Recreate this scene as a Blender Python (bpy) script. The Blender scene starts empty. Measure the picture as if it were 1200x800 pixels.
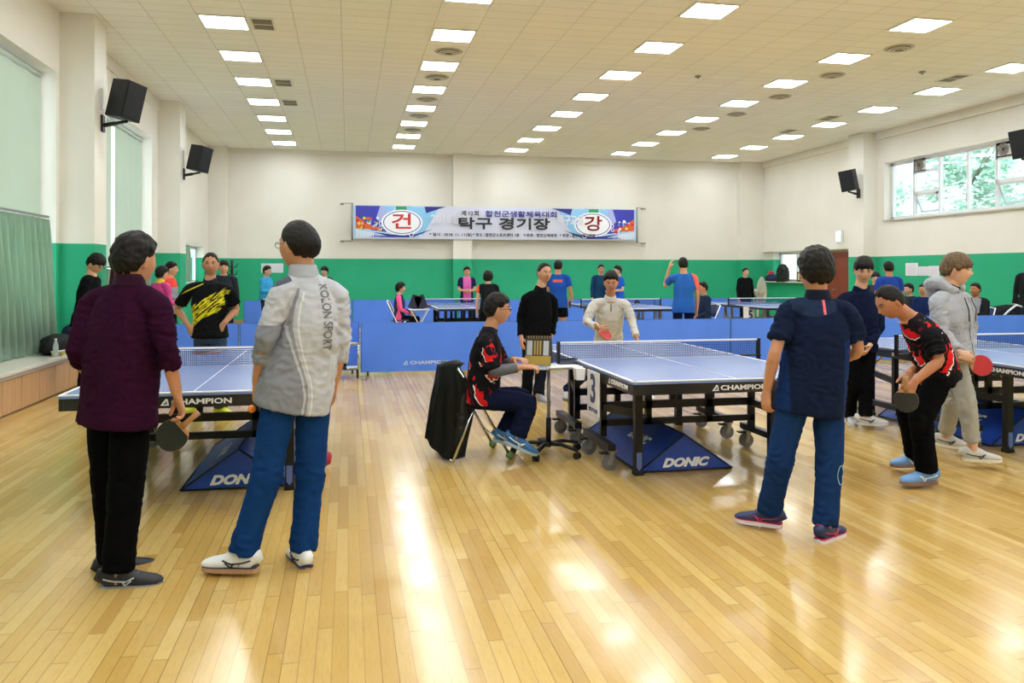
import bpy, bmesh, math, random
from mathutils import Vector, Matrix, noise, Euler
from mathutils.bvhtree import BVHTree
R = math.radians
PI = math.pi
random.seed(7)
SC = bpy.context.scene
COL = SC.collection

# ------------------------------------------------------------ camera, world, exposure
TH = math.atan(192 / 948.)
CO, SI = math.cos(TH), math.sin(TH)
F, HY, EYE = 948., 318.5, 1.5
cam_d = bpy.data.cameras.new('camera')
cam_d.sensor_width = 36
cam_d.lens = F / 1200 * 36
cam_d.shift_y = -(400 - HY) / 1200
cam = bpy.data.objects.new('camera', cam_d)
COL.objects.link(cam)
cam.location = (0, 0, EYE)
cam.rotation_euler = (R(90), 0, -TH)
SC.camera = cam
SC.view_settings.view_transform = 'Standard'
SC.view_settings.look = 'None'
SC.view_settings.gamma = 1
SC.view_settings.use_curve_mapping = False
SC.view_settings.exposure = 0.52
SC.cycles.use_denoising = True
SC.cycles.max_bounces = 8
SC.cycles.diffuse_bounces = 4
SC.cycles.glossy_bounces = 3
SC.cycles.transparent_max_bounces = 12
SC.cycles.sample_clamp_indirect = 6
LIGHT_POWER = 19.0
W = bpy.data.worlds.new('world'); SC.world = W
W.use_nodes = True
_n = W.node_tree.nodes; _l = W.node_tree.links
_bg = _n['Background']
_sky = _n.new('ShaderNodeTexSky')
_sky.sky_type = 'HOSEK_WILKIE'; _sky.turbidity = 6; _sky.ground_albedo = .5
_sky.sun_direction = (0.3, -0.5, 0.6)
_mx = _n.new('ShaderNodeMix'); _mx.data_type = 'RGBA'
_mx.inputs['Factor'].default_value = .8
_mx.inputs['B'].default_value = (.86, .95, 1, 1)
_l.new(_sky.outputs[0], _mx.inputs['A']); _l.new(_mx.outputs['Result'], _bg.inputs[0])
_bg.inputs[1].default_value = 2.1


def at(px, py, Z):
    """point of the room seen at (px,py) of the 1200x800 frame, Z metres along the view axis"""
    X = (px - 600) / F * Z
    return Vector((X * CO + Z * SI, -X * SI + Z * CO, EYE - (py - HY) / F * Z))


# ------------------------------------------------------------ object helpers
def tag(o, label=None, cat=None, group=None, kind=None):
    if label: o['label'] = label
    if cat: o['category'] = cat
    if group: o['group'] = group
    if kind: o['kind'] = kind
    return o


def empty(name, loc=(0, 0, 0), rz=0, label=None, cat=None, group=None):
    o = bpy.data.objects.new(name, None)
    o.empty_display_size = .1
    COL.objects.link(o)
    o.location = loc
    o.rotation_euler = (0, 0, rz)
    return tag(o, label, cat, group)


def link(name, me, mat=None, parent=None, smooth=False):
    o = bpy.data.objects.new(name, me)
    COL.objects.link(o)
    if mat:
        for m in (mat if isinstance(mat, (list, tuple)) else [mat]): me.materials.append(m)
    if smooth: me.polygons.foreach_set('use_smooth', [True] * len(me.polygons))
    if parent: o.parent = parent
    return o


def obj(name, bm, mat=None, parent=None, smooth=False, M=None):
    if M is not None: bm.transform(M)
    bmesh.ops.recalc_face_normals(bm, faces=bm.faces)
    me = bpy.data.meshes.new(name)
    bm.to_mesh(me); bm.free()
    return link(name, me, mat, parent, smooth)


def struct(name, bm, mat, parent=None, smooth=False):
    o = obj(name, bm, mat, parent, smooth)
    if parent is None: o['kind'] = 'structure'
    return o


def copy_tree(o, parent=None):
    c = o.copy(); COL.objects.link(c); c.parent = parent
    for ch in list(o.children): copy_tree(ch, c)
    return c


def box(bm, x0, x1, y0, y1, z0, z1, bev=0, M=None, mi=0):
    vs = [bm.verts.new((x, y, z)) for x in (x0, x1) for y in (y0, y1) for z in (z0, z1)]
    fs = [bm.faces.new([vs[i] for i in q]) for q in
          ((0, 1, 3, 2), (4, 6, 7, 5), (0, 4, 5, 1), (2, 3, 7, 6), (0, 2, 6, 4), (1, 5, 7, 3))]
    for f in fs: f.material_index = mi
    if M is not None: bmesh.ops.transform(bm, matrix=M, verts=vs)
    if bev:
        es = list({e for f in fs for e in f.edges})
        bmesh.ops.recalc_face_normals(bm, faces=fs)
        bmesh.ops.bevel(bm, geom=es, offset=bev, segments=2, affect='EDGES', profile=.6)
    return vs


def B(*boxes, bev=0):
    bm = bmesh.new()
    for b in boxes: box(bm, *b, bev=bev)
    return bm


def frame_of(d, up=Vector((0, 0, 1))):
    d = d.normalized()
    if abs(d.dot(up)) > .97: up = Vector((0, 1, 0)) if abs(d.y) < .9 else Vector((1, 0, 0))
    x = up.cross(d).normalized()
    return x, d.cross(x).normalized()


def tube(bm, pts, rad, n=10, closed=False, up=None, cap=True, mi=0):
    """swept tube; rad is a number, a list, or a list of (rx, ry)"""
    pts = [Vector(p) for p in pts]
    k = len(pts)
    rs = rad if isinstance(rad, (list, tuple)) else [rad] * k
    rings = []
    px = None
    for i, p in enumerate(pts):
        a = pts[(i - 1) % k] if (closed or i > 0) else p
        b = pts[(i + 1) % k] if (closed or i < k - 1) else p
        d = (b - a).normalized()
        if px is None:
            px, _ = frame_of(d, Vector(up) if up else Vector((0, 0, 1)))
        px = (px - d * px.dot(d)).normalized()
        py = d.cross(px)
        r = rs[i]
        rx, ry = r if isinstance(r, (list, tuple)) else (r, r)
        rings.append([bm.verts.new(p + px * (rx * math.cos(2 * PI * j / n)) + py * (ry * math.sin(2 * PI * j / n))) for j in range(n)])
    for i in range(k if closed else k - 1):
        A, C = rings[i], rings[(i + 1) % k]
        for j in range(n):
            f = bm.faces.new((A[j], A[(j + 1) % n], C[(j + 1) % n], C[j])); f.material_index = mi; f.smooth = True
    if not closed and cap:
        f = bm.faces.new(list(reversed(rings[0]))); f.material_index = mi
        f = bm.faces.new(rings[-1]); f.material_index = mi
    return rings


def T(*tubes, n=10):
    bm = bmesh.new()
    for pts, r in tubes: tube(bm, pts, r, n)
    return bm


def cyl(bm, p0, p1, r, n=16, r2=None, mi=0):
    return tube(bm, [p0, p1], [r, r if r2 is None else r2], n, mi=mi)


def bar(bm, p0, p1, w, h, up=(0, 0, 1), mi=0):
    p0, p1 = Vector(p0), Vector(p1)
    x, y = frame_of(p1 - p0, Vector(up))
    vs = []
    for p in (p0, p1):
        vs.append([bm.verts.new(p + x * (w / 2 * a) + y * (h / 2 * b)) for a, b in ((-1, -1), (1, -1), (1, 1), (-1, 1))])
    for j in range(4):
        f = bm.faces.new((vs[0][j], vs[0][(j + 1) % 4], vs[1][(j + 1) % 4], vs[1][j])); f.material_index = mi
    bm.faces.new(list(reversed(vs[0]))).material_index = mi
    bm.faces.new(vs[1]).material_index = mi


def prism(bm, outline, axis, a, b, mi=0):
    """outline in the two other axes, extruded along axis from a to b"""
    def P(u, v, w):
        return {'x': (w, u, v), 'y': (u, w, v), 'z': (u, v, w)}[axis]
    A = [bm.verts.new(P(u, v, a)) for u, v in outline]
    C = [bm.verts.new(P(u, v, b)) for u, v in outline]
    n = len(A)
    bm.faces.new(A).material_index = mi
    bm.faces.new(list(reversed(C))).material_index = mi
    for j in range(n):
        bm.faces.new((A[j], C[j], C[(j + 1) % n], A[(j + 1) % n])).material_index = mi


def ball(bm, c, r, sub=2, sc=(1, 1, 1), M=None):
    res = bmesh.ops.create_icosphere(bm, subdivisions=sub, radius=1)
    m = Matrix.Translation(c) @ (M or Matrix.Identity(4)) @ Matrix.Diagonal((r * sc[0], r * sc[1], r * sc[2], 1))
    bmesh.ops.transform(bm, matrix=m, verts=res['verts'])
    for v in res['verts']:
        for f in v.link_faces: f.smooth = True
    return res['verts']


def text_bm(s, size, ext=.002, sx=1.0, shear=0, off=0, align='CENTER', res=3, space=1.0, xfit=None):
    cu = bpy.data.curves.new('lettering', 'FONT')
    cu.body = s; cu.size = size; cu.extrude = ext; cu.shear = shear; cu.offset = off
    cu.align_x = align; cu.align_y = 'CENTER'; cu.resolution_u = res; cu.space_character = space
    o = bpy.data.objects.new('lettering', cu); COL.objects.link(o)
    dg = bpy.context.evaluated_depsgraph_get()
    me = bpy.data.meshes.new_from_object(o.evaluated_get(dg))
    bpy.data.objects.remove(o); bpy.data.curves.remove(cu)
    bm = bmesh.new(); bm.from_mesh(me); bpy.data.meshes.remove(me)
    if xfit:
        w = max(v.co.x for v in bm.verts) - min(v.co.x for v in bm.verts)
        sx = xfit / w
    if sx != 1: bm.transform(Matrix.Diagonal((sx, 1, 1, 1)))
    return bm


def basis(o, x, y):
    """matrix with origin o, local x and y axes (lettering reads along x, up is y)"""
    x = Vector(x).normalized(); y = Vector(y).normalized(); z = x.cross(y)
    m = Matrix((x, y, z)).transposed().to_4x4()
    m.translation = Vector(o)
    return m


# ------------------------------------------------------------ materials
MATS = {}


def srgb(h):
    if isinstance(h, str):
        h = h.lstrip('#'); h = [int(h[i:i + 2], 16) for i in (0, 2, 4)]
    out = []
    for c in h[:3]:
        c = c / 255
        out.append(c / 12.92 if c <= .04045 else ((c + .055) / 1.055) ** 2.4)
    return (*out, 1)


def mat(name, col, rough=.6, metal=0, spec=.5, noise_amt=0, noise_scale=8, bump=0, bump_scale=60, emit=0, alpha=1,
        sheen=0, coat=0, stretch=None):
    if name in MATS: return MATS[name]
    m = bpy.data.materials.new(name); m.use_nodes = True
    N, L = m.node_tree.nodes, m.node_tree.links
    p = N['Principled BSDF']
    c = srgb(col) if isinstance(col, str) else (*col, 1)
    p.inputs['Base Color'].default_value = c
    p.inputs['Roughness'].default_value = rough
    p.inputs['Metallic'].default_value = metal
    p.inputs['Specular IOR Level'].default_value = spec
    if sheen: p.inputs['Sheen Weight'].default_value = sheen
    if coat:
        p.inputs['Coat Weight'].default_value = coat; p.inputs['Coat Roughness'].default_value = .08
    if emit:
        p.inputs['Emission Color'].default_value = c; p.inputs['Emission Strength'].default_value = emit
    if alpha < 1: p.inputs['Alpha'].default_value = alpha
    if noise_amt or bump:
        tc = N.new('ShaderNodeTexCoord'); mp = N.new('ShaderNodeMapping')
        if stretch: mp.inputs['Scale'].default_value = stretch
        L.new(tc.outputs['Object'], mp.inputs[0])
    if noise_amt:
        nz = N.new('ShaderNodeTexNoise'); nz.inputs['Scale'].default_value = noise_scale
        nz.inputs['Detail'].default_value = 4
        L.new(mp.outputs[0], nz.inputs['Vector'])
        r = N.new('ShaderNodeMapRange')
        r.inputs['To Min'].default_value = 1 - noise_amt; r.inputs['To Max'].default_value = 1 + noise_amt
        r.inputs['From Min'].default_value = .25; r.inputs['From Max'].default_value = .75
        L.new(nz.outputs[0], r.inputs[0])
        hs = N.new('ShaderNodeHueSaturation'); hs.inputs['Color'].default_value = c
        L.new(r.outputs[0], hs.inputs['Value']); L.new(hs.outputs[0], p.inputs['Base Color'])
    if bump:
        nb = N.new('ShaderNodeTexNoise'); nb.inputs['Scale'].default_value = bump_scale
        nb.inputs['Detail'].default_value = 3
        L.new(mp.outputs[0], nb.inputs['Vector'])
        b = N.new('ShaderNodeBump'); b.inputs['Strength'].default_value = bump; b.inputs['Distance'].default_value = .01
        L.new(nb.outputs[0], b.inputs['Height']); L.new(b.outputs[0], p.inputs['Normal'])
    MATS[name] = m
    return m


class NG:
    """small node-graph builder"""
    def __init__(s, m):
        s.N, s.L = m.node_tree.nodes, m.node_tree.links

    def put(s, v, sock):
        if hasattr(v, 'is_linked') or isinstance(v, bpy.types.NodeSocket): s.L.new(v, sock)
        else: sock.default_value = v

    def m(s, op, a, b=0., c=None):
        n = s.N.new('ShaderNodeMath'); n.operation = op
        s.put(a, n.inputs[0]); s.put(b, n.inputs[1])
        if c is not None: s.put(c, n.inputs[2])
        return n.outputs[0]

    def xyz(s, coord='Object'):
        tc = s.N.new('ShaderNodeTexCoord'); sp = s.N.new('ShaderNodeSeparateXYZ')
        s.L.new(tc.outputs[coord], sp.inputs[0])
        return tc.outputs[coord], sp.outputs[0], sp.outputs[1], sp.outputs[2]

    def comb(s, x, y, z):
        n = s.N.new('ShaderNodeCombineXYZ')
        for i, v in enumerate((x, y, z)): s.put(v, n.inputs[i])
        return n.outputs[0]

    def noise(s, vec, scale, detail=3, rough=.5):
        n = s.N.new('ShaderNodeTexNoise'); n.inputs['Scale'].default_value = scale
        n.inputs['Detail'].default_value = detail; n.inputs['Roughness'].default_value = rough
        s.L.new(vec, n.inputs['Vector']); return n.outputs[0]

    def white(s, vec):
        n = s.N.new('ShaderNodeTexWhiteNoise'); n.noise_dimensions = '3D'
        s.L.new(vec, n.inputs['Vector']); return n.outputs['Value']

    def mix(s, f, a, b):
        n = s.N.new('ShaderNodeMix'); n.data_type = 'RGBA'
        s.put(f, n.inputs['Factor'])
        s.put(a, n.inputs['A']); s.put(b, n.inputs['B'])
        return n.outputs['Result']

    def step(s, a, lo, hi):
        n = s.N.new('ShaderNodeMapRange'); n.inputs['From Min'].default_value = lo; n.inputs['From Max'].default_value = hi
        n.clamp = True; s.L.new(a, n.inputs[0]); return n.outputs[0]

    def bump(s, h, st=.3, dist=.01):
        n = s.N.new('ShaderNodeBump'); n.inputs['Strength'].default_value = st; n.inputs['Distance'].default_value = dist
        s.L.new(h, n.inputs['Height']); return n.outputs[0]


def newmat(name, rough=.6, spec=.5):
    m = bpy.data.materials.new(name); m.use_nodes = True
    p = m.node_tree.nodes['Principled BSDF']
    p.inputs['Roughness'].default_value = rough
    p.inputs['Specular IOR Level'].default_value = spec
    MATS[name] = m
    return m, NG(m), p


# floor: narrow maple strips running towards the banner wall
def floor_mat():
    m, g, p = newmat('maple_strip_floor', .22)
    vec, x, y, z = g.xyz()
    w = .062
    row = g.m('FLOOR', g.m('DIVIDE', x, w))
    rnd = g.white(g.comb(row, 3.3, 0.))
    yy = g.m('ADD', g.m('DIVIDE', y, .95), g.m('MULTIPLY', rnd, 7.3))
    colm = g.m('FLOOR', yy)
    t = g.white(g.comb(row, colm, 1.))
    t2 = g.white(g.comb(row, colm, 5.))
    grain = g.noise(g.comb(g.m('MULTIPLY', x, 9.), g.m('MULTIPLY', y, .9), t), 14, 5, .65)
    patch = g.noise(vec, .55, 3)
    c = g.mix(g.step(t, 0, 1), srgb('#c5a056'), srgb('#d8b974'))
    c = g.mix(g.m('MULTIPLY', g.step(t2, .72, .9), .38), c, srgb('#a3763a'))
    c = g.mix(g.m('MULTIPLY', g.step(patch, .5, .68), .35), c, srgb('#ab7f40'))
    c = g.mix(g.m('MULTIPLY', g.step(grain, .45, .75), .3), c, srgb('#a9783f'))
    fx = g.m('FRACT', g.m('DIVIDE', x, w))
    edge = g.m('MINIMUM', fx, g.m('SUBTRACT', 1., fx))
    bold = g.white(g.comb(row, 9.1, 2.))
    ln = g.m('MULTIPLY', g.m('SUBTRACT', 1., g.step(edge, .01, .045)), g.m('ADD', .34, g.m('MULTIPLY', g.step(bold, .6, .9), .5)))
    fy = g.m('FRACT', yy)
    e2 = g.m('MINIMUM', fy, g.m('SUBTRACT', 1., fy))
    ln2 = g.m('MULTIPLY', g.m('SUBTRACT', 1., g.step(e2, .001, .005)), .5)
    c = g.mix(g.m('MAXIMUM', ln, ln2), c, srgb('#5d3f1e'))
    g.L.new(c, p.inputs['Base Color'])
    rg = g.noise(vec, 3.1, 4)
    g.L.new(g.m('ADD', .11, g.m('MULTIPLY', g.step(rg, .3, .8), .16)), p.inputs['Roughness'])
    wav = g.noise(vec, 2.2, 2)
    g.L.new(g.bump(wav, .08, .004), p.inputs['Normal'])
    p.inputs['Specular IOR Level'].default_value = .5
    return m


def ceil_mat():
    m, g, p = newmat('ceiling_tiles', .85, .2)
    vec, x, y, z = g.xyz()
    fx = g.m('FRACT', g.m('DIVIDE', g.m('ADD', x, 1.76 + .3333 + 66.67), .66667))
    fy = g.m('FRACT', g.m('DIVIDE', g.m('SUBTRACT', y, 12.33 - 31.17), .31167))
    ex = g.m('MULTIPLY', g.m('MINIMUM', fx, g.m('SUBTRACT', 1., fx)), .6667)
    ey = g.m('MULTIPLY', g.m('MINIMUM', fy, g.m('SUBTRACT', 1., fy)), .3117)
    e = g.m('MINIMUM', ex, ey)
    ln = g.m('SUBTRACT', 1., g.step(e, .002, .008))
    c1 = g.m('FLOOR', g.m('DIVIDE', g.m('ADD', x, 1.76 + .3333 + 66.67), .66667))
    c2 = g.m('FLOOR', g.m('DIVIDE', g.m('SUBTRACT', y, 12.33 - 31.17), .31167))
    t = g.white(g.comb(c1, c2, 0.))
    spk = g.noise(vec, 60, 2)
    c = g.mix(t, srgb('#f7f6f3'), srgb('#fbfaf7'))
    c = g.mix(g.m('MULTIPLY', g.step(spk, .62, .7), .2), c, srgb('#a89c88'))
    c = g.mix(g.m('MULTIPLY', ln, .42), c, srgb('#8b8274'))
    g.L.new(c, p.inputs['Base Color'])
    g.L.new(g.bump(g.m('SUBTRACT', spk, g.m('MULTIPLY', ln, 3.)), .3, .004), p.inputs['Normal'])
    return m


# walls: cream above, green paint below 1.90 m
def wall_mat(name='painted_wall', green=True):
    m, g, p = newmat(name, .62, .35)
    vec, x, y, z = g.xyz()
    n = g.noise(vec, 1.2, 4)
    c = g.mix(g.step(n, .3, .7), srgb('#e7e3d9'), srgb('#ece8df'))
    if green:
        gr = g.mix(g.step(n, .3, .7), srgb('#23a67a'), srgb('#2aae82'))
        c = g.mix(g.step(z, 1.897, 1.9), gr, c)
    g.L.new(c, p.inputs['Base Color'])
    g.L.new(g.bump(g.noise(vec, 40, 3), .08, .004), p.inputs['Normal'])
    return m


def wood_mat(name, c1, c2, rough=.45, axis='z', scale=1.):
    m, g, p = newmat(name, rough)
    vec, x, y, z = g.xyz()
    k = {'x': (1, 14, 14), 'y': (14, 1, 14), 'z': (14, 14, 1)}[axis]
    v = g.comb(g.m('MULTIPLY', x, k[0] * scale), g.m('MULTIPLY', y, k[1] * scale), g.m('MULTIPLY', z, k[2] * scale))
    n = g.noise(v, 2.2, 5, .6)
    g.L.new(g.mix(g.step(n, .3, .7), srgb(c1), srgb(c2)), p.inputs['Base Color'])
    return m


M_floor = floor_mat(); M_ceil = ceil_mat(); M_wall = wall_mat()
M_cream = wall_mat('cream_paint', False)
M_black = mat('black_metal', '#161618', .4, .0, .35, bump=.05, bump_scale=90)
M_apron = mat('black_apron', '#1d1c1d', .3, 0, .5)
M_white = mat('white_line', '#f2f3f5', .45)
M_top = mat('blue_table_top', '#768cc2', .26, 0, .5, noise_amt=.04, noise_scale=3)
M_chrome = mat('chrome', '#c9c9c9', .2, 1.)
M_steel = mat('dull_steel', '#9a9a98', .4, .8)
M_rubber = mat('grey_rubber', '#6f7274', .55, noise_amt=.1, noise_scale=40)
M_dark = mat('dark_plastic', '#1b1b1d', .5, 0, .3)
M_barrier = mat('blue_barrier_fabric', '#5688f6', .65, 0, .3, noise_amt=.05, noise_scale=2.5, bump=.12, bump_scale=9, stretch=(1, 1, .35))
M_donic = mat('royal_blue_tarpaulin', '#1c45a8', .38, 0, .5, noise_amt=.08, noise_scale=6, bump=.25, bump_scale=5)
M_donic_dark = mat('navy_piping', '#101b3c', .5)
M_tape = mat('white_net_tape', '#f0f0f0', .7)
M_blind = mat('pale_green_blind', '#c6cdbf', .8, 0, .2, noise_amt=.02, noise_scale=2)
M_curtain = mat('sage_curtain', '#9db8a2', .8, 0, .2, noise_amt=.12, noise_scale=3, stretch=(6, 6, .4), sheen=.3)
M_wcab = wood_mat('cabinet_wood', '#b98d5d', '#cba477', .4)
M_ctop = mat('cream_bench_top', '#ddd8cb', .3, noise_amt=.03)
M_alu = mat('white_window_frame', '#e4e6ea', .4)
M_glass = None
_m = bpy.data.materials.new('window_glass'); _m.use_nodes = True
_N, _L = _m.node_tree.nodes, _m.node_tree.links
_N.remove(_N['Principled BSDF'])
_t = _N.new('ShaderNodeBsdfTransparent'); _t.inputs[0].default_value = (.93, .98, .97, 1)
_g = _N.new('ShaderNodeBsdfGlossy'); _g.inputs['Roughness'].default_value = .03
_x = _N.new('ShaderNodeMixShader'); _x.inputs[0].default_value = .07
_L.new(_t.outputs[0], _x.inputs[1]); _L.new(_g.outputs[0], _x.inputs[2])
_L.new(_x.outputs[0], _N['Material Output'].inputs[0])
M_glass = _m
M_lamp = mat('lit_diffuser', (.89, .95, 1), .5, emit=LIGHT_POWER)
M_ptrim = mat('white_lamp_trim', '#e8e6e0', .5)

# ------------------------------------------------------------ room
XL, XR, YB, YF, ZC = -3.95, 13.5, 24.9, -7.0, 5.13
struct('floor', B((XL - .6, XR + .6, YF - .2, YB + .2, -.2, 0)), M_floor)
struct('ceiling', B((XL - .6, XR + .6, YF - .2, YB + .2, ZC, ZC + .2)), M_ceil)
bm = B((XL - .6, XR + .6, YB, YB + .2, 0, ZC))
struct('wall_back', bm, M_wall)
struct('trim_5', B((3.15, 3.73, YB - .28, YB, 0, ZC)), M_wall)
struct('trim_6', B((12.68, XR, YB - .3, YB, 0, ZC)), M_wall)
struct('trim_7', B((XL, -3.43, YB - .4, YB, 0, ZC)), M_wall)
struct('wall_front', B((XL - .6, XR + .6, YF - .2, YF, 0, ZC)), M_cream)
# left wall with its window bays (the wall is 0.35 thick)
x0, x1 = XL - .35, XL
bm = B((x0, x1, YF, 6.0, 0, ZC), (x0, x1, 6.0, 12.2, 0, .9), (x0, x1, 6.0, 12.2, 4.26, ZC),
       (x0, x1, 12.2, 12.95, 0, ZC), (x0, x1, 12.95, 17.75, 0, 1.35), (x0, x1, 12.95, 17.75, 4.26, ZC),
       (x0, x1, 17.75, 21.0, 0, ZC), (x0, x1, 21.0, 23.85, 0, 1.2), (x0, x1, 21.0, 23.85, 2.2, ZC), (x0, x1, 23.85, YB, 0, ZC))
struct('wall_left', bm, M_wall)
struct('trim_1', B((XL, -3.5, 12.33, 12.9, 0, ZC)), M_wall)
struct('trim_2', B((XL, -3.5, 18.25, 18.85, 0, ZC)), M_wall)
# right wall
x0, x1 = XR, XR + .35
bm = B((x0, x1, YF, 18.48, 0, 2.82), (x0, x1, YF, 18.48, 4.3, ZC), (x0, x1, YF, 8.5, 2.82, 4.3),
       (x0, x1, 18.48, 22.0, 2.12, ZC), (x0, x1, 18.48, 19.95, 0, 2.12), (x0, x1, 21.5, 22.0, 0, 2.12),
       (x0, x1, 22.0, 24.0, 0, 1.2), (x0, x1, 22.0, 24.0, 2.12, ZC), (x0, x1, 24.0, YB, 0, ZC))
struct('wall_right', bm, M_wall)
struct('trim_3', B((13.1, XR, 18.75, 19.4, 0, ZC)), M_wall)
struct('trim_12', B((13.1, XR, 12.7, 13.25, 0, ZC)), M_wall)
struct('trim_4', B((XR - .07, XR, YF, 18.75, 4.92, ZC), (XR - .07, XR, 19.4, YB - .3, 4.92, ZC)), M_cream)
struct('trim_8', B((XL, XL + .03, 12.9, 18.25, 4.9, ZC), (3.73, 12.68, YB - .05, YB, 4.92, ZC), (-3.43, 3.15, YB - .05, YB, 5.0, ZC)), M_cream)
M_base = mat('baseboard_wood', '#a98b5e', .5)
struct('baseboard_back', B((-3.43, 3.15, YB - .02, YB, 0, .09), (3.73, 12.68, YB - .02, YB, 0, .09)), M_base)
struct('baseboard_right', B((XR - .02, XR, YF, 18.75, 0, .09)), M_base)

# windows of the right wall: white frames, openable vents, round fans
wn = 0


def window(x, y0, y1, z0, z1, mull, trans=(), name=None, fw=.07, sign=1):
    global wn
    wn += 1
    root = empty('window_%d' % wn, (x, (y0 + y1) / 2, z0)); root['kind'] = 'structure'
    def L(bm): bm.transform(Matrix.Translation((-x, -(y0 + y1) / 2, -z0))); return bm
    bs = [(x - .04, x + .04, y0, y1, z0, z0 + fw), (x - .04, x + .04, y0, y1, z1 - fw, z1),
          (x - .04, x + .04, y0, y0 + fw, z0, z1), (x - .04, x + .04, y1 - fw, y1, z0, z1)]
    for m_ in mull: bs.append((x - .04, x + .04, m_ - fw / 2, m_ + fw / 2, z0 + fw, z1 - fw))
    for a, b, zz in trans: bs.append((x - .04, x + .04, a, b, zz - fw / 2, zz + fw / 2))
    obj('window_frame', L(B(*bs)), M_alu, root)
    obj('window_glass', L(B((x - .006, x + .006, y0 + fw, y1 - fw, z0 + fw, z1 - fw))), M_glass, root)
    return root


wy = [18.45, 17.62, 16.74, 15.85, 15.03, 14.2, 13.35, 12.5, 11.65, 10.8, 9.95, 9.1, 8.52]
xw = XR + .24
W1 = window(xw, 8.52, 18.46, 2.84, 4.28, wy[1:-1],
            [(a - .83, a, zz) for a in (17.62, 15.03, 12.5) for zz in (3.95, 3.45)])
M_mirror = mat('awning_pane', '#9fb8b8', .1, .3)
M_fan = mat('vent_fan_grey', '#b9bcbd', .5)
for a in (17.62, 15.03, 12.5):
    # tilted awning sash under the transom
    Mv = Matrix.Translation((xw - .03, a - .415, 3.42)) @ Matrix.Rotation(R(-22), 4, 'Y')
    bm = bmesh.new()
    for q in ((-.02, .02, -.38, .38, -.06, 0), (-.02, .02, -.38, .38, -.5, -.44), (-.02, .02, -.38, -.32, -.5, 0), (-.02, .02, .32, .38, -.5, 0)):
        box(bm, *q, M=Mv)
    bm.transform(Matrix.Translation(-W1.location))
    s = obj('awning_sash', bm, M_alu, W1)
    bm = B((-.005, .005, -.32, .32, -.44, -.06)); bm.transform(Mv); bm.transform(Matrix.Translation(-W1.location))
    obj('sash_pane', bm, M_glass, s)
    # square plate with a round fan
    c = Vector((xw - .05, a - .22, 4.11))
    bm = B((c.x + .01, c.x + .03, c.y - .2, c.y + .22, c.z - .16, c.z + .16))
    bm.transform(Matrix.Translation(-W1.location))
    pl = obj('fan_plate', bm, M_alu, W1)
    bm = bmesh.new()
    for rr in (.14, .1, .06): tube(bm, [c + Vector((-.02, rr * math.cos(t * PI / 12), rr * math.sin(t * PI / 12))) for t in range(24)], .009, 6, closed=True)
    for k in range(10): bar(bm, c + Vector((-.01, 0, 0)), c + Vector((-.01, .13 * math.cos(k * PI / 5), .13 * math.sin(k * PI / 5))), .03, .006, (1, 0, 0))
    bm.transform(Matrix.Translation(-W1.location))
    obj('fan_grille', bm, mat('fan_grille', '#8f897e', .5), pl)
struct('trim_9', B((XR - .05, XR + .3, 8.5, 18.48, 2.79, 2.825)), mat('window_sill_stone', '#bfb9ab', .4))

# left windows, behind blinds and curtains
W2 = window(XL - .25, 6.0, 12.2, .9, 4.24, [7.5, 9.0, 10.5])
W3 = window(XL - .25, 12.95, 17.75, 1.35, 4.24, [15.35])
W4 = window(XL - .25, 21.0, 23.85, 1.2, 2.2, [22.4])


def blind(x, y0, y1, z0, z1, label):
    r = empty('roller_blind', (x, (y0 + y1) / 2, z0), 0, label, 'blind', 'roller blinds of the left windows')
    c = (y0 + y1) / 2
    h = z1 - z0
    bm = bmesh.new()
    n = 24
    va = [[bm.verts.new((.006 * math.sin(i * 1.3 + s), y0 - c + (y1 - y0) * i / n, zz)) for i in range(n + 1)] for s, zz in ((0, 0), (.4, h / 2), (1, h))]
    for k in range(2):
        for i in range(n): bm.faces.new((va[k][i], va[k][i + 1], va[k + 1][i + 1], va[k + 1][i]))
    bmesh.ops.solidify(bm, geom=bm.faces[:], thickness=.004)
    obj('blind_fabric', bm, M_blind, r)
    bm = bmesh.new(); cyl(bm, (-.02, y0 - c, h + .02), (-.02, y1 - c, h + .02), .045)
    obj('blind_roller', bm, mat('blind_roller', '#b9c9c4', .5), r)
    bm = bmesh.new(); cyl(bm, (0, y0 - c, -.005), (0, y1 - c, -.005), .014, 8)
    obj('bottom_rail', bm, mat('blind_rail', '#c9cfc6', .5), r)
    return r


blind(XL - .13, 6.05, 9.0, 2.2, 4.13, 'pale green roller blind high on the left wall, at the left edge of the photo')
blind(XL - .13, 9.05, 11.98, 2.2, 4.13, 'pale green roller blind above the sage curtain, left of the nearest pillar')
blind(XL - .1, 13.0, 15.2, 1.6, 4.1, 'pale green roller blind right beside the nearest pillar, left of a bright gap')
blind(XL - .1, 15.42, 17.32, 1.6, 4.1, 'pale green roller blind beside the second pillar of the left wall')


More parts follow.
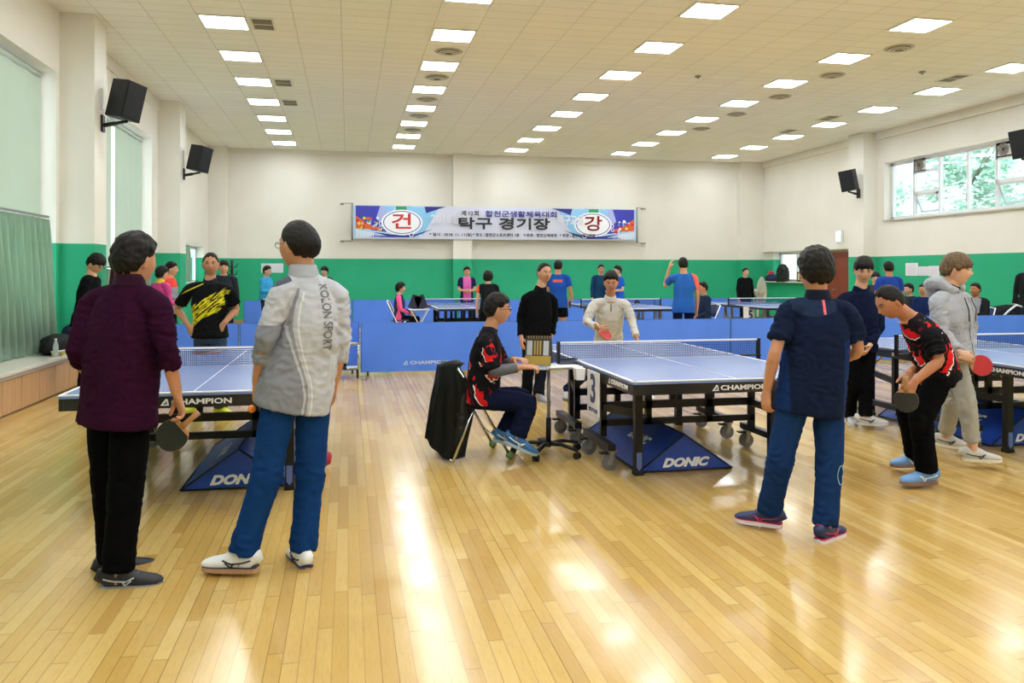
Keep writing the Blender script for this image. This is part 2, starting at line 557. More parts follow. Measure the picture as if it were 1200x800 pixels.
def curtain(x, y0, y1, z0, z1, label, folds, slant=0, mt=None, name='window_curtain'):
    r = empty(name, (x, (y0 + y1) / 2, z0), 0, label, 'curtain')
    bm = bmesh.new()
    n = folds * 8; h = z1 - z0; K = 10
    c = (y0 + y1) / 2
    g = []
    for k in range(K + 1):
        v = k / K
        row = []
        for i in range(n + 1):
            u = i / n
            amp = .035 + .03 * (1 - v)
            ph = 2 * PI * folds * u + .9 * math.sin(u * 9) + .5 * math.sin(v * 3 + i * .05)
            yy = (y0 - c) + (y1 - y0) * u + slant * (1 - v) * (u if slant > 0 else 1 - u)
            row.append(bm.verts.new((amp * math.sin(ph) + .012 * math.sin(i * .9 + v * 5), yy, h * v)))
        g.append(row)
    for k in range(K):
        for i in range(n): bm.faces.new((g[k][i], g[k][i + 1], g[k + 1][i + 1], g[k + 1][i]))
    bmesh.ops.solidify(bm, geom=bm.faces[:], thickness=.004)
    obj('curtain_cloth', bm, mt or M_curtain, r, True)
    bm = bmesh.new(); bar(bm, (0, y0 - c, h + .03), (0, y1 - c, h + .03), .03, .03)
    obj('curtain_rail', bm, M_steel, r)
    return r


curtain(XL + .03, 6.4, 11.8, .47, 2.2, 'long sage green pleated curtain hanging behind the wooden bench', 26, .35)
curtain(XL + .02, 14.2, 17.6, .5, 1.55, 'grey green curtain behind the man in purple, below the blinds', 14)
curtain(XL - .05, 21.2, 22.1, 1.25, 2.13, 'sage curtain drawn to one side of the small far left window', 5)
# dark red banner cloth leaning at the first pillar
bm = bmesh.new()
n = 14
top = Vector((0, 0, 1.93))
rings = []
for k in range(9):
    v = k / 8
    rr = .02 + .30 * v ** .9
    rings.append([bm.verts.new((.5 * rr * math.cos(2 * PI * j / n) * (1 + .25 * math.sin(3 * j + k)), rr * math.sin(2 * PI * j / n) * (1 + .2 * math.cos(2.3 * j)) + .1 * v, 1.93 - 1.6 * v)) for j in range(n)])
for k in range(8):
    for j in range(n): bm.faces.new((rings[k][j], rings[k][(j + 1) % n], rings[k + 1][(j + 1) % n], rings[k + 1][j]))
bm.faces.new(rings[0]); bm.faces.new(rings[-1])
fl = empty('folded_flag', (-3.28, 12.55, 0), 0, 'dark red folded flag standing on its pole by the nearest left pillar', 'flag')
obj('flag_cloth', bm, mat('dark_red_velvet', '#4a1220', .8, noise_amt=.2, noise_scale=5), fl, True)
bm = bmesh.new(); cyl(bm, (0, 0, 0), (0, 0, 1.97), .015, 10); cyl(bm, (0, 0, 0), (0, 0, .05), .14, 20); ball(bm, (0, 0, 1.98), .02)
obj('flag_pole', bm, M_steel, fl)

# wooden cabinet bench with a pale top along the left wall
bt = obj('worktop', B((XL + .0, -3.44, 3.0, 12.25, .42, .46), bev=.006), M_ctop)
tag(bt, 'long cream bench top running over the wooden cabinets at the left wall', 'bench top')
pos = 3.0
k = 0
M_gap = mat('cabinet_gap', '#6b4c2c', .6)
while pos < 12.2:
    wd = 1.54
    c = empty('bench_cabinet', (-3.7, pos + wd / 2, 0), 0,
              'low wooden cabinet under the cream bench top, %s from the red flag' % ('first', 'second', 'third', 'fourth', 'fifth', 'sixth')[5 - k], 'cabinet', 'wooden cabinets along the left wall')
    obj('cabinet_body', B((-.25, .21, -wd / 2, wd / 2, 0, .42)), M_wcab, c)
    obj('top_rail', B((.21, .222, -wd / 2, wd / 2, .375, .405)), mat('rail_grey', '#bdb6ab', .4), c)
    obj('toe_kick', B((.205, .212, -wd / 2, wd / 2, 0, .02)), M_gap, c)
    for q in range(3):
        y0 = -wd / 2 + q * wd / 3
        obj('cabinet_door', B((.21, .226, y0 + .004, y0 + wd / 3 - .004, .022, .368), bev=.002), M_wcab, c)
    pos += wd; k += 1

# ------------------------------------------------------------ ceiling lights
def light_proto():
    r = empty('ceiling_light', (0, 0, ZC))
    tag(r, 'lamp', 'ceiling light', 'square ceiling panel lights')
    bm = B((-.334, -.30, -.311, .311, -.02, 0), (.30, .334, -.311, .311, -.02, 0), (-.30, .30, -.311, -.285, -.02, 0), (-.30, .30, .285, .311, -.02, 0))
    obj('lamp_frame', bm, M_ptrim, r)
    obj('diffuser', B((-.30, .30, -.285, .285, -.012, -.004)), M_lamp, r)
    return r


proto = None
ORD = ['nearest', 'second', 'third', 'fourth', 'fifth', 'sixth', 'seventh', 'eighth', 'ninth', 'tenth', 'eleventh', 'twelfth', 'thirteenth', 'fourteenth', 'fifteenth', 'sixteenth', 'seventeenth']
CN = ['leftmost row', 'second row from left', 'middle row', 'second row from right', 'rightmost row']
for ci in range(5):
    for ri in range(16):
        y = 23.55 - 1.87 * ri
        if y < -5: continue
        if proto is None: o = proto = light_proto()
        else: o = copy_tree(proto)
        o.location = (-1.76 + 3.3333 * ci, y, ZC)
        o['label'] = 'square panel light, %s, %s to the banner wall' % (CN[ci], 'nearest' if ri == 0 else ORD[ri] + ' nearest')


# round and square air outlets
def diffuser_round(x, y, label):
    r = empty('air_diffuser', (x, y, ZC), 0, label, 'air vent', 'round ceiling air outlets')
    bm = bmesh.new()
    for rr, zz in ((.20, -.01), (.145, -.03), (.09, -.042)):
        tube(bm, [(rr * math.cos(t * PI / 16), rr * math.sin(t * PI / 16), zz) for t in range(32)], [(.03, .008)] * 32, 6, closed=True)
    obj('diffuser_rings', bm, mat('vent_ring', '#d2ccc2', .5), r)
    bm = bmesh.new(); cyl(bm, (0, 0, -.008), (0, 0, 0), .20, 32)
    obj('diffuser_throat', bm, mat('vent_dark', '#7d766b', .7), r)


for k, y in enumerate((13.25, 15.05, 17.0, 18.85, 20.75)):
    diffuser_round(1.62, y, 'round ceiling air outlet at the second light row, %s to the camera' % ('nearest' if k == 0 else ORD[k] + ' nearest'))
for k, y in enumerate((11.6, 13.45, 15.3, 17.2, 19.1)):
    diffuser_round(8.75, y, 'round ceiling air outlet at the fourth light row, %s to the camera' % ('nearest' if k == 0 else ORD[k] + ' nearest'))


def vent_sq(x, y, label):
    r = empty('air_vent', (x, y, ZC), 0, label, 'air vent', 'louvred ceiling vents')
    obj('vent_frame', B((-.17, .17, -.29, -.26, -.015, 0), (-.17, .17, .26, .29, -.015, 0), (-.17, -.14, -.26, .26, -.015, 0), (.14, .17, -.26, .26, -.015, 0), (-.14, .14, -.015, .015, -.014, 0)), M_ptrim, r)
    obj('vent_louvres', B(*[(-.14, .14, -.25 + q * .032, -.235 + q * .032, -.012, -.002) for q in range(16)]), mat('vent_louvre', '#8d867a', .6), r)


for k, y in enumerate((12.33, 16.07, 17.94)):
    vent_sq(-1.22, y, 'louvred ceiling vent at the leftmost lights, %s to the camera' % ('nearest' if k == 0 else ORD[k] + ' nearest'))
for k, y in enumerate((13.2, 17.2, 19.0)):
    vent_sq(11.1, y, 'louvred ceiling vent at the rightmost lights, %s to the camera' % ('nearest' if k == 0 else ORD[k] + ' nearest'))
for x, y, lb in ((6.35, 14.0, 'small sprinkler on the ceiling beside the middle row of lights'), (10.2, 12.9, 'small sprinkler on the ceiling near the right air outlets')):
    bm = bmesh.new(); cyl(bm, (0, 0, -.02), (0, 0, 0), .06, 16); cyl(bm, (0, 0, -.05), (0, 0, -.02), .02, 10)
    o = obj('sprinkler_head', bm, M_steel); o.location = (x, y, ZC); tag(o, lb, 'sprinkler')


# ------------------------------------------------------------ loudspeakers
def speaker(x, y, z, side, label):
    """side +1: hung on the left wall looking into the room, -1: right wall"""
    r = empty('loudspeaker', (x, y, z), 0, label, 'loudspeaker', 'black wall loudspeakers')
    M = Matrix.Translation((side * .33, -.1, .03)) @ Matrix.Rotation(R(12 * side), 4, 'Y') @ Matrix.Rotation(R(side * 62), 4, 'Z')
    bm = bmesh.new()
    prism(bm, [(-.19, -.17), (.19, -.17), (.12, .17), (-.12, .17)], 'z', -.27, .27)
    obj('speaker_cabinet', bm, M_dark, r, M=M)
    obj('speaker_grille', B((-.17, .17, -.182, -.171, -.25, .25), bev=.003), mat('speaker_grille', '#242528', .7, 0, .2, bump=.5, bump_scale=200), r, M=M)
    bm = bmesh.new(); bar(bm, (0, 0, -.33), (side * .2, -.06, -.30), .05, .05); bar(bm, (side * .2, -.06, -.3), (side * .36, -.1, -.27), .07, .03)
    box(bm, min(0, side * .03), max(0, side * .03), -.06, .06, -.42, -.18)
    obj('wall_bracket', bm, M_dark, r)
    obj('mounting_plate', B((min(0, side * .02), max(0, side * .02), -.05, .05, -.1, .2)), M_ptrim, r)


speaker(-3.5, 12.68, 3.95, 1, 'black loudspeaker on the nearest left pillar, the larger of the left pair')
speaker(-3.5, 18.6, 3.92, 1, 'black loudspeaker on the second left pillar, farther from the camera')
speaker(13.1, 18.95, 3.85, -1, 'black loudspeaker on the right pillar left of the high window')
speaker(13.1, 13.42, 3.95, -1, 'black loudspeaker cut off by the right photo edge in front of the high window')
# ------------------------------------------------------------ banner on the far wall
def banner():
    x0, x1, z0, z1 = .12, 9.05, 2.5, 3.5
    y = YB - .33
    w, h = x1 - x0, z1 - z0
    r = empty('wall_banner', (x0, y, z0), 0, 'long printed event banner with blue and red Korean lettering on the far wall', 'banner')
    obj('banner_cloth', B((0, w, 0, .012, 0, h)), mat('banner_lilac_white', '#d9dcf0', .6), r)
    pm = {n: mat('print_' + n, c, .6) for n, c in dict(blue='#3b3fb4', navy='#2a2c8c', sky='#8ec9f0', pale='#b9d6f2', lilac='#a9b6e8', orange='#e0652f', red='#c9352f', yellow='#e7d92f', green='#2f9a62', black='#25242b', white='#f4f5fb', grey='#8a8aa0', ghost='#e3e5f3').items()}
    L = [0]
    def poly(name, pts, c, lift=None):
        L[0] += 1
        yy = -.002 - .0004 * L[0]
        bm = bmesh.new(); prism(bm, pts, 'y', yy, 0)
        obj(name, bm, pm[c], r)
    def ell(cx, cz, rx, rz, c, n=40, name='printed_shape'):
        poly(name, [(cx + rx * math.cos(2 * PI * i / n), cz + rz * math.sin(2 * PI * i / n)) for i in range(n)], c)
    def text(s, cx, cz, size, c, off=0, xfit=None):
        bm = text_bm(s, size, .001, xfit=xfit)
        if off:
            src = bm.copy(); me_ = bpy.data.meshes.new('t'); src.to_mesh(me_); src.free()
            for dx, dz in ((off, 0), (-off, 0), (0, off), (0, -off), (off * .7, off * .7), (-off * .7, -off * .7), (off * .7, -off * .7), (-off * .7, off * .7)):
                k0 = len(bm.verts); bm.from_mesh(me_); bm.verts.ensure_lookup_table()
                for v in bm.verts[k0:]: v.co.x += dx; v.co.y += dz; v.co.z += .0002 * (1 + k0 % 7) + abs(dx) * .03
            bpy.data.meshes.remove(me_)
        L[0] += 1
        obj('lettering', bm, pm[c], r, M=basis((cx, -.004 - .0004 * L[0], cz), (1, 0, 0), (0, 0, 1)))
    rnd = random.Random(3)
    for side in (0, 1):
        S = (lambda u: u) if side == 0 else (lambda u: w - u)
        def sp(name, pts, c): poly(name, [(S(u), v) for u, v in pts], c)
        sp('printed_shape', [(.03, .02), (2.0, .02), (2.1, .3), (2.3, .97), (.03, .97)], 'pale')
        sp('printed_shape', [(.1, .98), (.1, .55), (.55, .25), (1.0, .2), (.85, .98)], 'blue')
        sp('printed_shape', [(.82, .98), (.7, .6), (1.0, .3), (1.2, .4), (1.15, .98)], 'lilac')
        sp('printed_shape', [(.95, .98), (1.1, .6), (1.25, .98)], 'sky')
        sp('printed_shape', [(1.28, .98), (1.3, .82), (1.75, .9), (1.75, .98)], 'green')
        sp('printed_shape', [(1.6, .97), (1.7, .3), (2.1, .1), (2.6, .97)], 'sky')
        sp('printed_shape', [(2.15, .98), (2.2, .78), (2.6, .92), (2.8, .98)], 'navy')
        sp('printed_shape', [(.6, .2), (1.1, .06), (1.8, .05), (2.4, .3), (1.8, .12), (1.2, .12)], 'navy')
        sp('printed_shape', [(.5, .04), (.6, .1), (2.0, .04)], 'blue')
        sp('printed_shape', [(.9, .3), (1.1, .2), (1.7, .18), (1.3, .3)], 'yellow' if side == 0 else 'orange')
        sp('printed_shape', [(.1, .68), (.1, .3), (.8, .26), (.9, .3), (.5, .42)], 'orange')
        for i in range(26):
            a, b = rnd.uniform(.12, .85), rnd.uniform(.25, .62)
            ell(S(a), b, *([rnd.uniform(.015, .05)] * 2), rnd.choice(['orange', 'white', 'red', 'yellow', 'pale', 'green']), 10, 'printed_dot')
        for i in range(12):
            a = .12 + i * .06
            poly('printed_stripe', [(S(a), .04), (S(a + .025), .04), (S(a + .025), .26 - .01 * i), (S(a), .26 - .01 * i)], 'white' if i < 9 else 'lilac')
        for a, b, q in ((.85, .45, .07), (.82, .32, .05), (1.75, .12, .07), (1.55, .14, .04)):
            ell(S(a), b, q, q, 'white', 16); ell(S(a), b, q * .7, q * .7, 'blue', 16)
        cx = S(1.47)
        ell(cx, .49, .62, .385, 'white'); ell(cx, .49, .56, .345, 'blue'); ell(cx, .49, .535, .322, 'white')
        text('건' if side == 0 else '강', cx, .49, .5, 'red', .012, .56)
    for s, cx, wd in (('2018합천', 2.95, 1.2), ('탁구교실', 6.72, .8)):
        text(s, cx, .6, .34, 'ghost', .012, wd)
    text('제', 3.35, .78, .17, 'black', .005); text('12', 3.55, .78, .16, 'black', .003); text('회', 3.74, .78, .17, 'black', .004)
    text('합천군생활체육대회', 5.15, .77, .2, 'navy', .006, 2.25)
    text('탁구 경기장', 4.6, .46, .38, 'black', .014, 2.85)
    for s, cx, wd in (('* 일시 : 2018. 11. 11(일)', 2.95, 1.3), ('* 장소 : 합천군스포츠센터 1층', 4.35, 1.45), ('* 주최 : 합천군체육회', 5.75, 1.05), ('* 주관 : 합천군탁구협회', 6.95, 1.15)):
        text(s, cx, .13, .11, 'black', .004, wd)
    bm = bmesh.new(); cyl(bm, (.0, -.01, -.06), (.0, -.01, h + .06), .025, 10); cyl(bm, (w, -.01, -.06), (w, -.01, h + .06), .025, 10)
    obj('banner_pole', bm, M_steel, r)
    for a in (0, w):
        for b in (-.07, h + .05):
            sg = -1 if a == 0 else 1
            bm = bmesh.new(); tube(bm, [(a, .0, b), (a + sg * .35, .15, b)], .012, 6)
            box(bm, a + sg * .3 - .05, a + sg * .3 + .05, .12, .32, b - .03, b + .01)
            obj('tie_rope', bm, mat('banner_rope', '#9a9488', .7), r)


banner()


# ------------------------------------------------------------ table tennis tables
def castor(name, parent, x, y, z0, r=.06, mt=None):
    bm = bmesh.new()
    cyl(bm, (x, y - .016, r), (x, y + .016, r), r, 24)
    w = obj(name, bm, mt or M_rubber, parent, False)
    bm = bmesh.new()
    cyl(bm, (x, y - .02, r), (x, y + .02, r), r * .35, 14)
    bar(bm, (x, y - .024, r - .01), (x + .022, y - .024, z0), .035, .004, (0, 1, 0)); bar(bm, (x, y + .024, r - .01), (x + .022, y + .024, z0), .035, .004, (0, 1, 0))
    box(bm, x - .02, x + .05, y - .035, y + .035, z0 - .012, z0)
    obj('castor_fork', bm, M_steel, w)
    bm = bmesh.new(); box(bm, x - .075, x - .015, y - .025, y + .025, z0 - .03, z0 - .016)
    obj('brake_pedal', bm, M_dark, w)
    return w


def letter(s, size, parent, o, x, y, mt, name='lettering', ext=.0015, **k):
    bm = text_bm(s, size, ext, **k)
    return obj(name, bm, mt, parent, M=basis(o, x, y))


def champion(parent, o, x, y, h, mt, wd):
    letter('CHAMPION', h * 1.35, parent, Vector(o) + Vector(x).normalized() * (wd * .57 + h * .0), x, y, mt, xfit=wd * .84, off=h * .035)
    # angular mark in front of the word
    bm = bmesh.new()
    tri = [(-.6, -.5), (.25, .62), (.55, .5), (.75, -.5)]
    tri2 = [(-.15, -.3), (.25, .32), (.42, .22), (.5, -.3)]
    vs = [bm.verts.new((a * h * 1.1, b * h * 1.1, .001)) for a, b in tri]; v2 = [bm.verts.new((a * h * 1.1, b * h * 1.1, .001)) for a, b in tri2]
    for i in range(4): bm.faces.new((vs[i], vs[(i + 1) % 4], v2[(i + 1) % 4], v2[i]))
    bm.faces.new([bm.verts.new((a * h, b * h, .001)) for a, b in ((.0, -.1), (.2, .15), (.38, .1), (.3, -.1), (.12, -.08))])
    obj('logo_mark', bm, mt, parent, M=basis(Vector(o) + Vector(x).normalized() * h * .6, x, y))


def tt_table(x, y, label, name_plates=True, detail=True, number=None, steel_frame=False, group='blue table tennis tables'):
    """x,y = near left corner; the table runs towards the banner wall"""
    Wd, Ln, H = 1.525, 2.8, .76
    r = empty('table_tennis_table', (x, y, 0), 0, label, 'table tennis table', group)
    FM = M_black if not steel_frame else mat('grey_table_frame', '#8f8f8c', .45, .3)
    for hf in (0, 1):
        y0 = .0 if hf == 0 else Ln / 2 + .004; y1 = Ln / 2 - .004 if hf == 0 else Ln
        top = obj('table_top', B((0, Wd, y0, y1, H - .022, H), bev=.001), M_top, r)
        z = H + .0012
        e = .02
        ln = B((0, e, y0, y1, H, z), (Wd - e, Wd, y0, y1, H, z), (Wd / 2 - .0015, Wd / 2 + .0015, y0, y1, H, z),
               ((0, Wd, 0, e, H, z) if hf == 0 else (0, Wd, Ln - e, Ln, H, z)),
               (-.001, 0, y0, y1, H - .006, z), (Wd, Wd + .001, y0, y1, H - .006, z),
               ((0, Wd, -.001, 0, H - .006, z) if hf == 0 else (0, Wd, Ln, Ln + .001, H - .006, z)))
        obj('white_line', ln, M_white, top)
        ah = .095 if detail else .06
        ye = 0 if hf == 0 else Ln
        sgn = 1 if hf == 0 else -1
        ap = B((0.002, .03, y0, y1, H - ah, H - .022), (Wd - .03, Wd - .002, y0, y1, H - ah, H - .022),
               (0.03, Wd - .03, min(ye + sgn * .002, ye + sgn * .03), max(ye + sgn * .002, ye + sgn * .03), H - ah, H - .022),
               (0.03, Wd - .03, Ln / 2 - sgn * .05 - .012, Ln / 2 - sgn * .05 + .012, H - .07, H - .022))
        obj('apron', ap, M_apron, r)
        # trestle legs
        yl = ye + sgn * .5
        for xx in (.22, Wd - .22):
            lg = obj('leg', B((xx - .03, xx + .03, yl - .03, yl + .03, .02, H - .03), bev=.003), FM, r)
            if detail:
                obj('leg_foot', B((xx - .034, xx + .034, yl - .034, yl + .034, 0, .03)), M_dark, lg)
                if hf == 0:
                    bm = bmesh.new(); prism(bm, [(xx - .02, .17), (xx + .02, .17), (xx + .02, .06), (xx, .035), (xx - .02, .06)], 'y', yl - .033, yl - .03)
                    obj('leg_sticker', bm, mat('sticker_blue', '#5a6fae', .5), lg)
            else:
                obj('leg_foot', B((xx - .034, xx + .034, yl - .034, yl + .034, 0, .03)), M_dark, lg)
        bs = [(.22, Wd - .22, yl - .02, yl + .02, .32, .37)]
        ym = ye + sgn * (Ln / 2 - .38)
        obj('cross_bar', B((.1, Wd - .1, ym - .02, ym + .02, .40, .46)), FM, r)
        obj('cross_bar', B((.1, Wd - .1, ym - .02, ym + .02, .27, .32)), FM, r)
        for xx in (.12, .5, Wd - .5, Wd - .12):
            obj('upright', B((xx - .025, xx + .025, ym - .02, ym + .02, .19 if xx in (.12, Wd - .12) else .27, H - .03)), FM, r)
        for xx in (.06, Wd - .06):
            bm = bmesh.new(); a0, a1 = sorted((ye + sgn * .62, Ln / 2 - sgn * .12))
            box(bm, xx - .03, xx + .03, a0, a1, .155, .205, bev=.003)
            obj('trolley_bar', bm, FM, r)
            bm = bmesh.new(); bar(bm, (xx + (.16 if xx < .5 else -.16), yl, .45), (xx + (.06 if xx < .5 else -.06), ym, .42), .03, .055)
            obj('side_strut', bm, FM, r)
            if detail:
                for yy in (ye + sgn * .68, Ln / 2 - sgn * .18): castor('castor', r, xx, yy, .155)
            else:
                for yy in (ye + sgn * .68, Ln / 2 - sgn * .18): castor('castor', r, xx, yy, .155)
        if detail:
            bm = bmesh.new(); tube(bm, [(.24, yl, .52), (.27, yl + sgn * .12, .62), (.24, yl + sgn * .2, H - .04)], .008, 6)
            tube(bm, [(Wd - .24, yl, .52), (Wd - .27, yl + sgn * .12, .62), (Wd - .24, yl + sgn * .2, H - .04)], .008, 6)
            obj('yellow_latch', bm, mat('yellow_latch', '#d39a23', .5), r)
    # net
    n = empty('net_set', (0, Ln / 2, H)); n.parent = r
    obj('net_mesh', B((-.14, Wd + .14, -.0015, .0015, .006, .138)), M_netm, n)
    obj('net_tape', B((-.145, Wd + .145, -.004, .004, .138, .153)), M_tape, n)
    for xx in (-.15, Wd + .15):
        s = 1 if xx < 0 else -1
        obj('net_post', B((xx - .012, xx + .012, -.018, .018, -.05, .155), (min(xx, xx + s * .22), max(xx, xx + s * .22), -.045, .045, -.035, -.024) , (xx - .012, xx + .16 if s > 0 else xx + .012, -.03, .03, .0015, .012) if s > 0 else (xx - .16, xx + .012, -.03, .03, .0015, .012), bev=.002), M_dark, n)
    # maker's name on the aprons
    if name_plates:
        champion(r, (.575, -.0012, H - .06), (1, 0, 0), (0, 0, 1), .034, M_white, .42)
        champion(r, (-.0012, .52, H - .058), (0, -1, 0), (0, 0, 1), .034, M_white, .42)
    return r


_m, _g_, _p = newmat('net_mesh', .8)
_v, _x1, _y1, _z1 = _g_.xyz()
_fx = _g_.m('FRACT', _g_.m('DIVIDE', _x1, .015)); _fz = _g_.m('FRACT', _g_.m('DIVIDE', _z1, .015))
_a = _g_.m('MAXIMUM', _g_.m('LESS_THAN', _fx, .2), _g_.m('LESS_THAN', _fz, .2))
_g_.L.new(_a, _p.inputs['Alpha']); _p.inputs['Base Color'].default_value = srgb('#1d2f6b')
M_netm = _m

T1 = tt_table(-1.70, 5.28, 'blue table tennis table between the man in purple and the man in grey')
T3 = tt_table(1.88, 5.18, 'blue table tennis table numbered three, in the middle of the photo')
T4 = tt_table(5.16, 5.28, 'blue table tennis table at the right photo edge behind the man in the hoodie')
letter('PRO', .045, T4, (-.0012, 1.62, .70), (0, -1, 0), (0, 0, 1), M_white, off=.002)
T5 = tt_table(1.78, 16.38, 'far table tennis table right of the seated woman with pink sleeves', False, False)
T6 = tt_table(5.1, 15.5, 'far table tennis table with grey frame, behind the man in white', False, False, steel_frame=True)
T7 = tt_table(8.55, 15.5, 'far table tennis table with grey frame, in front of the standing fan', False, False, steel_frame=True)
T8 = tt_table(-1.68, 16.9, 'far table tennis table mostly hidden behind the man in the grey shirt', False, False)


# blue triangular tarpaulin tents under the tables
def tent(x, y, label, w=.75, l=1.45, h=.27):
    r = empty('barrier_tent', (x, y, 0), 0, label, 'tarpaulin tent', 'blue tarpaulin tents under the tables')
    bm = bmesh.new()
    apx, back = w * .5, l
    a, b, c = (0, 0, .01), (w, 0, .01), (apx, .02, h)
    d, e, f = (0, back, .01), (w, back, .01), (apx, back - .02, h)
    V = [bm.verts.new(q) for q in (a, b, c, d, e, f)]
    for q in ((0, 1, 2), (3, 5, 4), (0, 2, 5, 3), (1, 4, 5, 2), (0, 3, 4, 1)): bm.faces.new([V[i] for i in q])
    obj('tarpaulin', bm, M_donic, r)
    bm = bmesh.new()
    for p, q in ((a, b), (a, c), (b, c), (a, d), (b, e), (d, e), (d, f), (e, f), (c, f)): tube(bm, [p, q], .008, 6)
    obj('piping', bm, M_donic_dark, r)
    letter('DONIC', .085, r, (w * .5 - .01, -.0035 - .0, .065), (1, 0, 0), (0, .02, h), M_white, xfit=.38, shear=.35, off=.005)
    nx = Vector((0, -1, 0)); up = Vector((apx, 0, h)).normalized()
    letter('DONIC', .11, r, Vector((apx * .55, .55, h * .55)) + Vector((-h, 0, apx)).normalized() * .005, nx, up, M_white, xfit=.4, shear=.35, off=.005)
    return r


tent(2.12, 5.72, 'blue triangular tarpaulin tent under the middle table')
tent(-1.12, 5.86, 'blue triangular tarpaulin tent under the left table')
tent(5.4, 5.98, 'blue tarpaulin tent under the right table, partly behind the hoodie man', .85, 1.5, .3)

# number card of the middle table
c = empty('number_card', (1.85, 5.95, .74), 0, 'white card with the number 3 hanging from the middle table', 'number card')
obj('card', B((-.012, -.006, -.15, .15, -.33, .0)), mat('card_white', '#e9e9ee', .5), c)
letter('3', .3, c, (-.0135, 0, -.145), (0, -1, 0), (0, 0, 1), mat('numeral_navy', '#2a2f66', .5), off=.008)
letter('합천군탁구협회', .035, c, (-.0135, 0, -.3), (0, -1, 0), (0, 0, 1), mat('numeral_navy', '#2a2f66', .5))
bm = bmesh.new(); prism(bm, [(-.09, -.09), (-.03, -.09), (-.02, .0), (-.10, .0)], 'y', .17, .26)
obj('paper_cup_holder', bm, mat('card_white', '#e9e9ee', .5), c)
c2 = empty('number_card', (8.5, 16.25, .74), 0, 'small white number card on the far table before the fan', 'number card')
obj('card', B((-.012, -.006, -.12, .12, -.36, .0)), mat('card_white', '#e9e9ee', .5), c2)
obj('card', B((-.012, .18, -.021, -.015, -.36, .0)), mat('card_white', '#e9e9ee', .5), c2)
letter('5', .26, c2, (.08, -.0225, -.18), (1, 0, 0), (0, 0, 1), mat('numeral_navy', '#2a2f66', .5), off=.006)
# ball and grey towel shape things on tables
bm = bmesh.new(); ball(bm, (0, 0, .02), .02, 3)
o = obj('table_tennis_ball', bm, mat('orange_ball', '#e8822a', .4)); o.location = at(295.5, 478, 4.0) ; o.location.z = .0
BALL = o


# ------------------------------------------------------------ blue barriers
def barrier(x0, x1, y, label, z=.75, ang=0, logo=False, group='blue court barriers'):
    L = x1 - x0
    r = empty('court_barrier', (x0, y, 0), ang, label, 'barrier', group)
    bm = bmesh.new()
    box(bm, .012, L - .012, -.012, .012, .035, z, bev=.006)
    obj('barrier_fabric', bm, M_barrier, r)
    bm = bmesh.new()
    for xx in (.1, L - .1):
        bar(bm, (xx, -.13, .05), (xx, .13, .05), .03, .012)
        for yy in (-.13, .13): tube(bm, [(xx, yy - .004, .03), (xx, yy + .004, .03)], .001, 4)
        for yy in (-.13, .13): cyl(bm, (xx - .012, yy, .028), (xx + .012, yy, .028), .028, 12)
    obj('barrier_foot', bm, M_dark, r)
    bm = bmesh.new(); bar(bm, (.0, 0, z), (L, 0, z), .022, .012); bar(bm, (.006, 0, .03), (.006, 0, z), .02, .012, (0, 1, 0)); bar(bm, (L - .006, 0, .03), (L - .006, 0, z), .02, .012, (0, 1, 0))
    obj('edge_hem', bm, mat('barrier_hem', '#3a66ba', .6), r)
    if logo:
        champion(r, (L * .32, -.0135, .16), (1, 0, 0), (0, 0, 1), .05, mat('pale_print', '#c9d4ee', .6), .66)
    return r


bx = -3.05
i = 0
fr = [(-3.1, -1.56, 12.3), (-1.54, .16, 12.28), (.18, 2.1, 12.0), (2.12, 4.05, 12.0), (4.07, 6.0, 12.02), (6.02, 7.95, 12.05), (7.97, 9.9, 12.05), (9.92, 11.8, 12.0), (11.82, 13.3, 11.95)]
NM = ['behind the left table, farthest left', 'left of the chrome trolley', 'behind the umpire\'s chair', 'behind the umpire and the man in black', 'behind the man in white', 'right of the man in white', 'behind the man in the navy polo shirt', 'behind the young man in the hoodie', 'at the right edge of the photo']
for (a, b, y), s in zip(fr, NM):
    barrier(a, b, y, 'blue fabric court barrier of the front line, ' + s, logo=(s in (NM[2], NM[4])))
far = [(-2.7, -1.3), (-1.28, .1), (.12, 1.5), (1.52, 2.9), (2.92, 4.3), (4.32, 5.7), (5.72, 7.1), (7.12, 8.5), (8.52, 9.9), (9.92, 11.3)]
for k, (a, b) in enumerate(far):
    barrier(a, b, 21.7 + .6 * (k < 4), 'low blue barrier of the far line, %s from the left' % ('first' if k == 0 else ORD[k]), z=.74, group='far blue barriers')

# chrome trolley
t = empty('chrome_trolley', (-.03, 11.7, 0), 0, 'small chrome wheeled trolley standing against the blue barrier at left', 'trolley')
bm = bmesh.new()
for xx in (-.17, .17):
    tube(bm, [(xx, -.12, .12), (xx, -.12, .48)], .011, 8); tube(bm, [(xx, .12, .12), (xx, .12, .48)], .011, 8)
for zz in (.14, .48): tube(bm, [(-.17, -.12, zz), (.17, -.12, zz), (.17, .12, zz), (-.17, .12, zz)], .011, 8, closed=True)
obj('trolley_frame', bm, M_chrome, t)
obj('trolley_shelf', B((-.17, .17, -.12, .12, .14, .155)), mat('pale_shelf', '#b9c4d4', .4), t)
for xx in (-.16, .16):
    for yy in (-.1, .1):
        bm = bmesh.new(); cyl(bm, (xx - .012, yy, .035), (xx + .012, yy, .035), .035, 14); bar(bm, (xx, yy, .04), (xx, yy, .13), .03, .02, (0, 1, 0))
        obj('trolley_wheel', bm, M_dark, t)
# ------------------------------------------------------------ people
def cdir(dx, up, dz):
    """direction given as right / up / away from the camera"""
    return Vector((dx * CO + dz * SI, -dx * SI + dz * CO, up)).normalized()


def V3(*a): return Vector(a)


def smooth01(t):
    t = max(0., min(1., t)); return t * t * (3 - 2 * t)


def gau(*q): return math.exp(-sum(x * x for x in q))


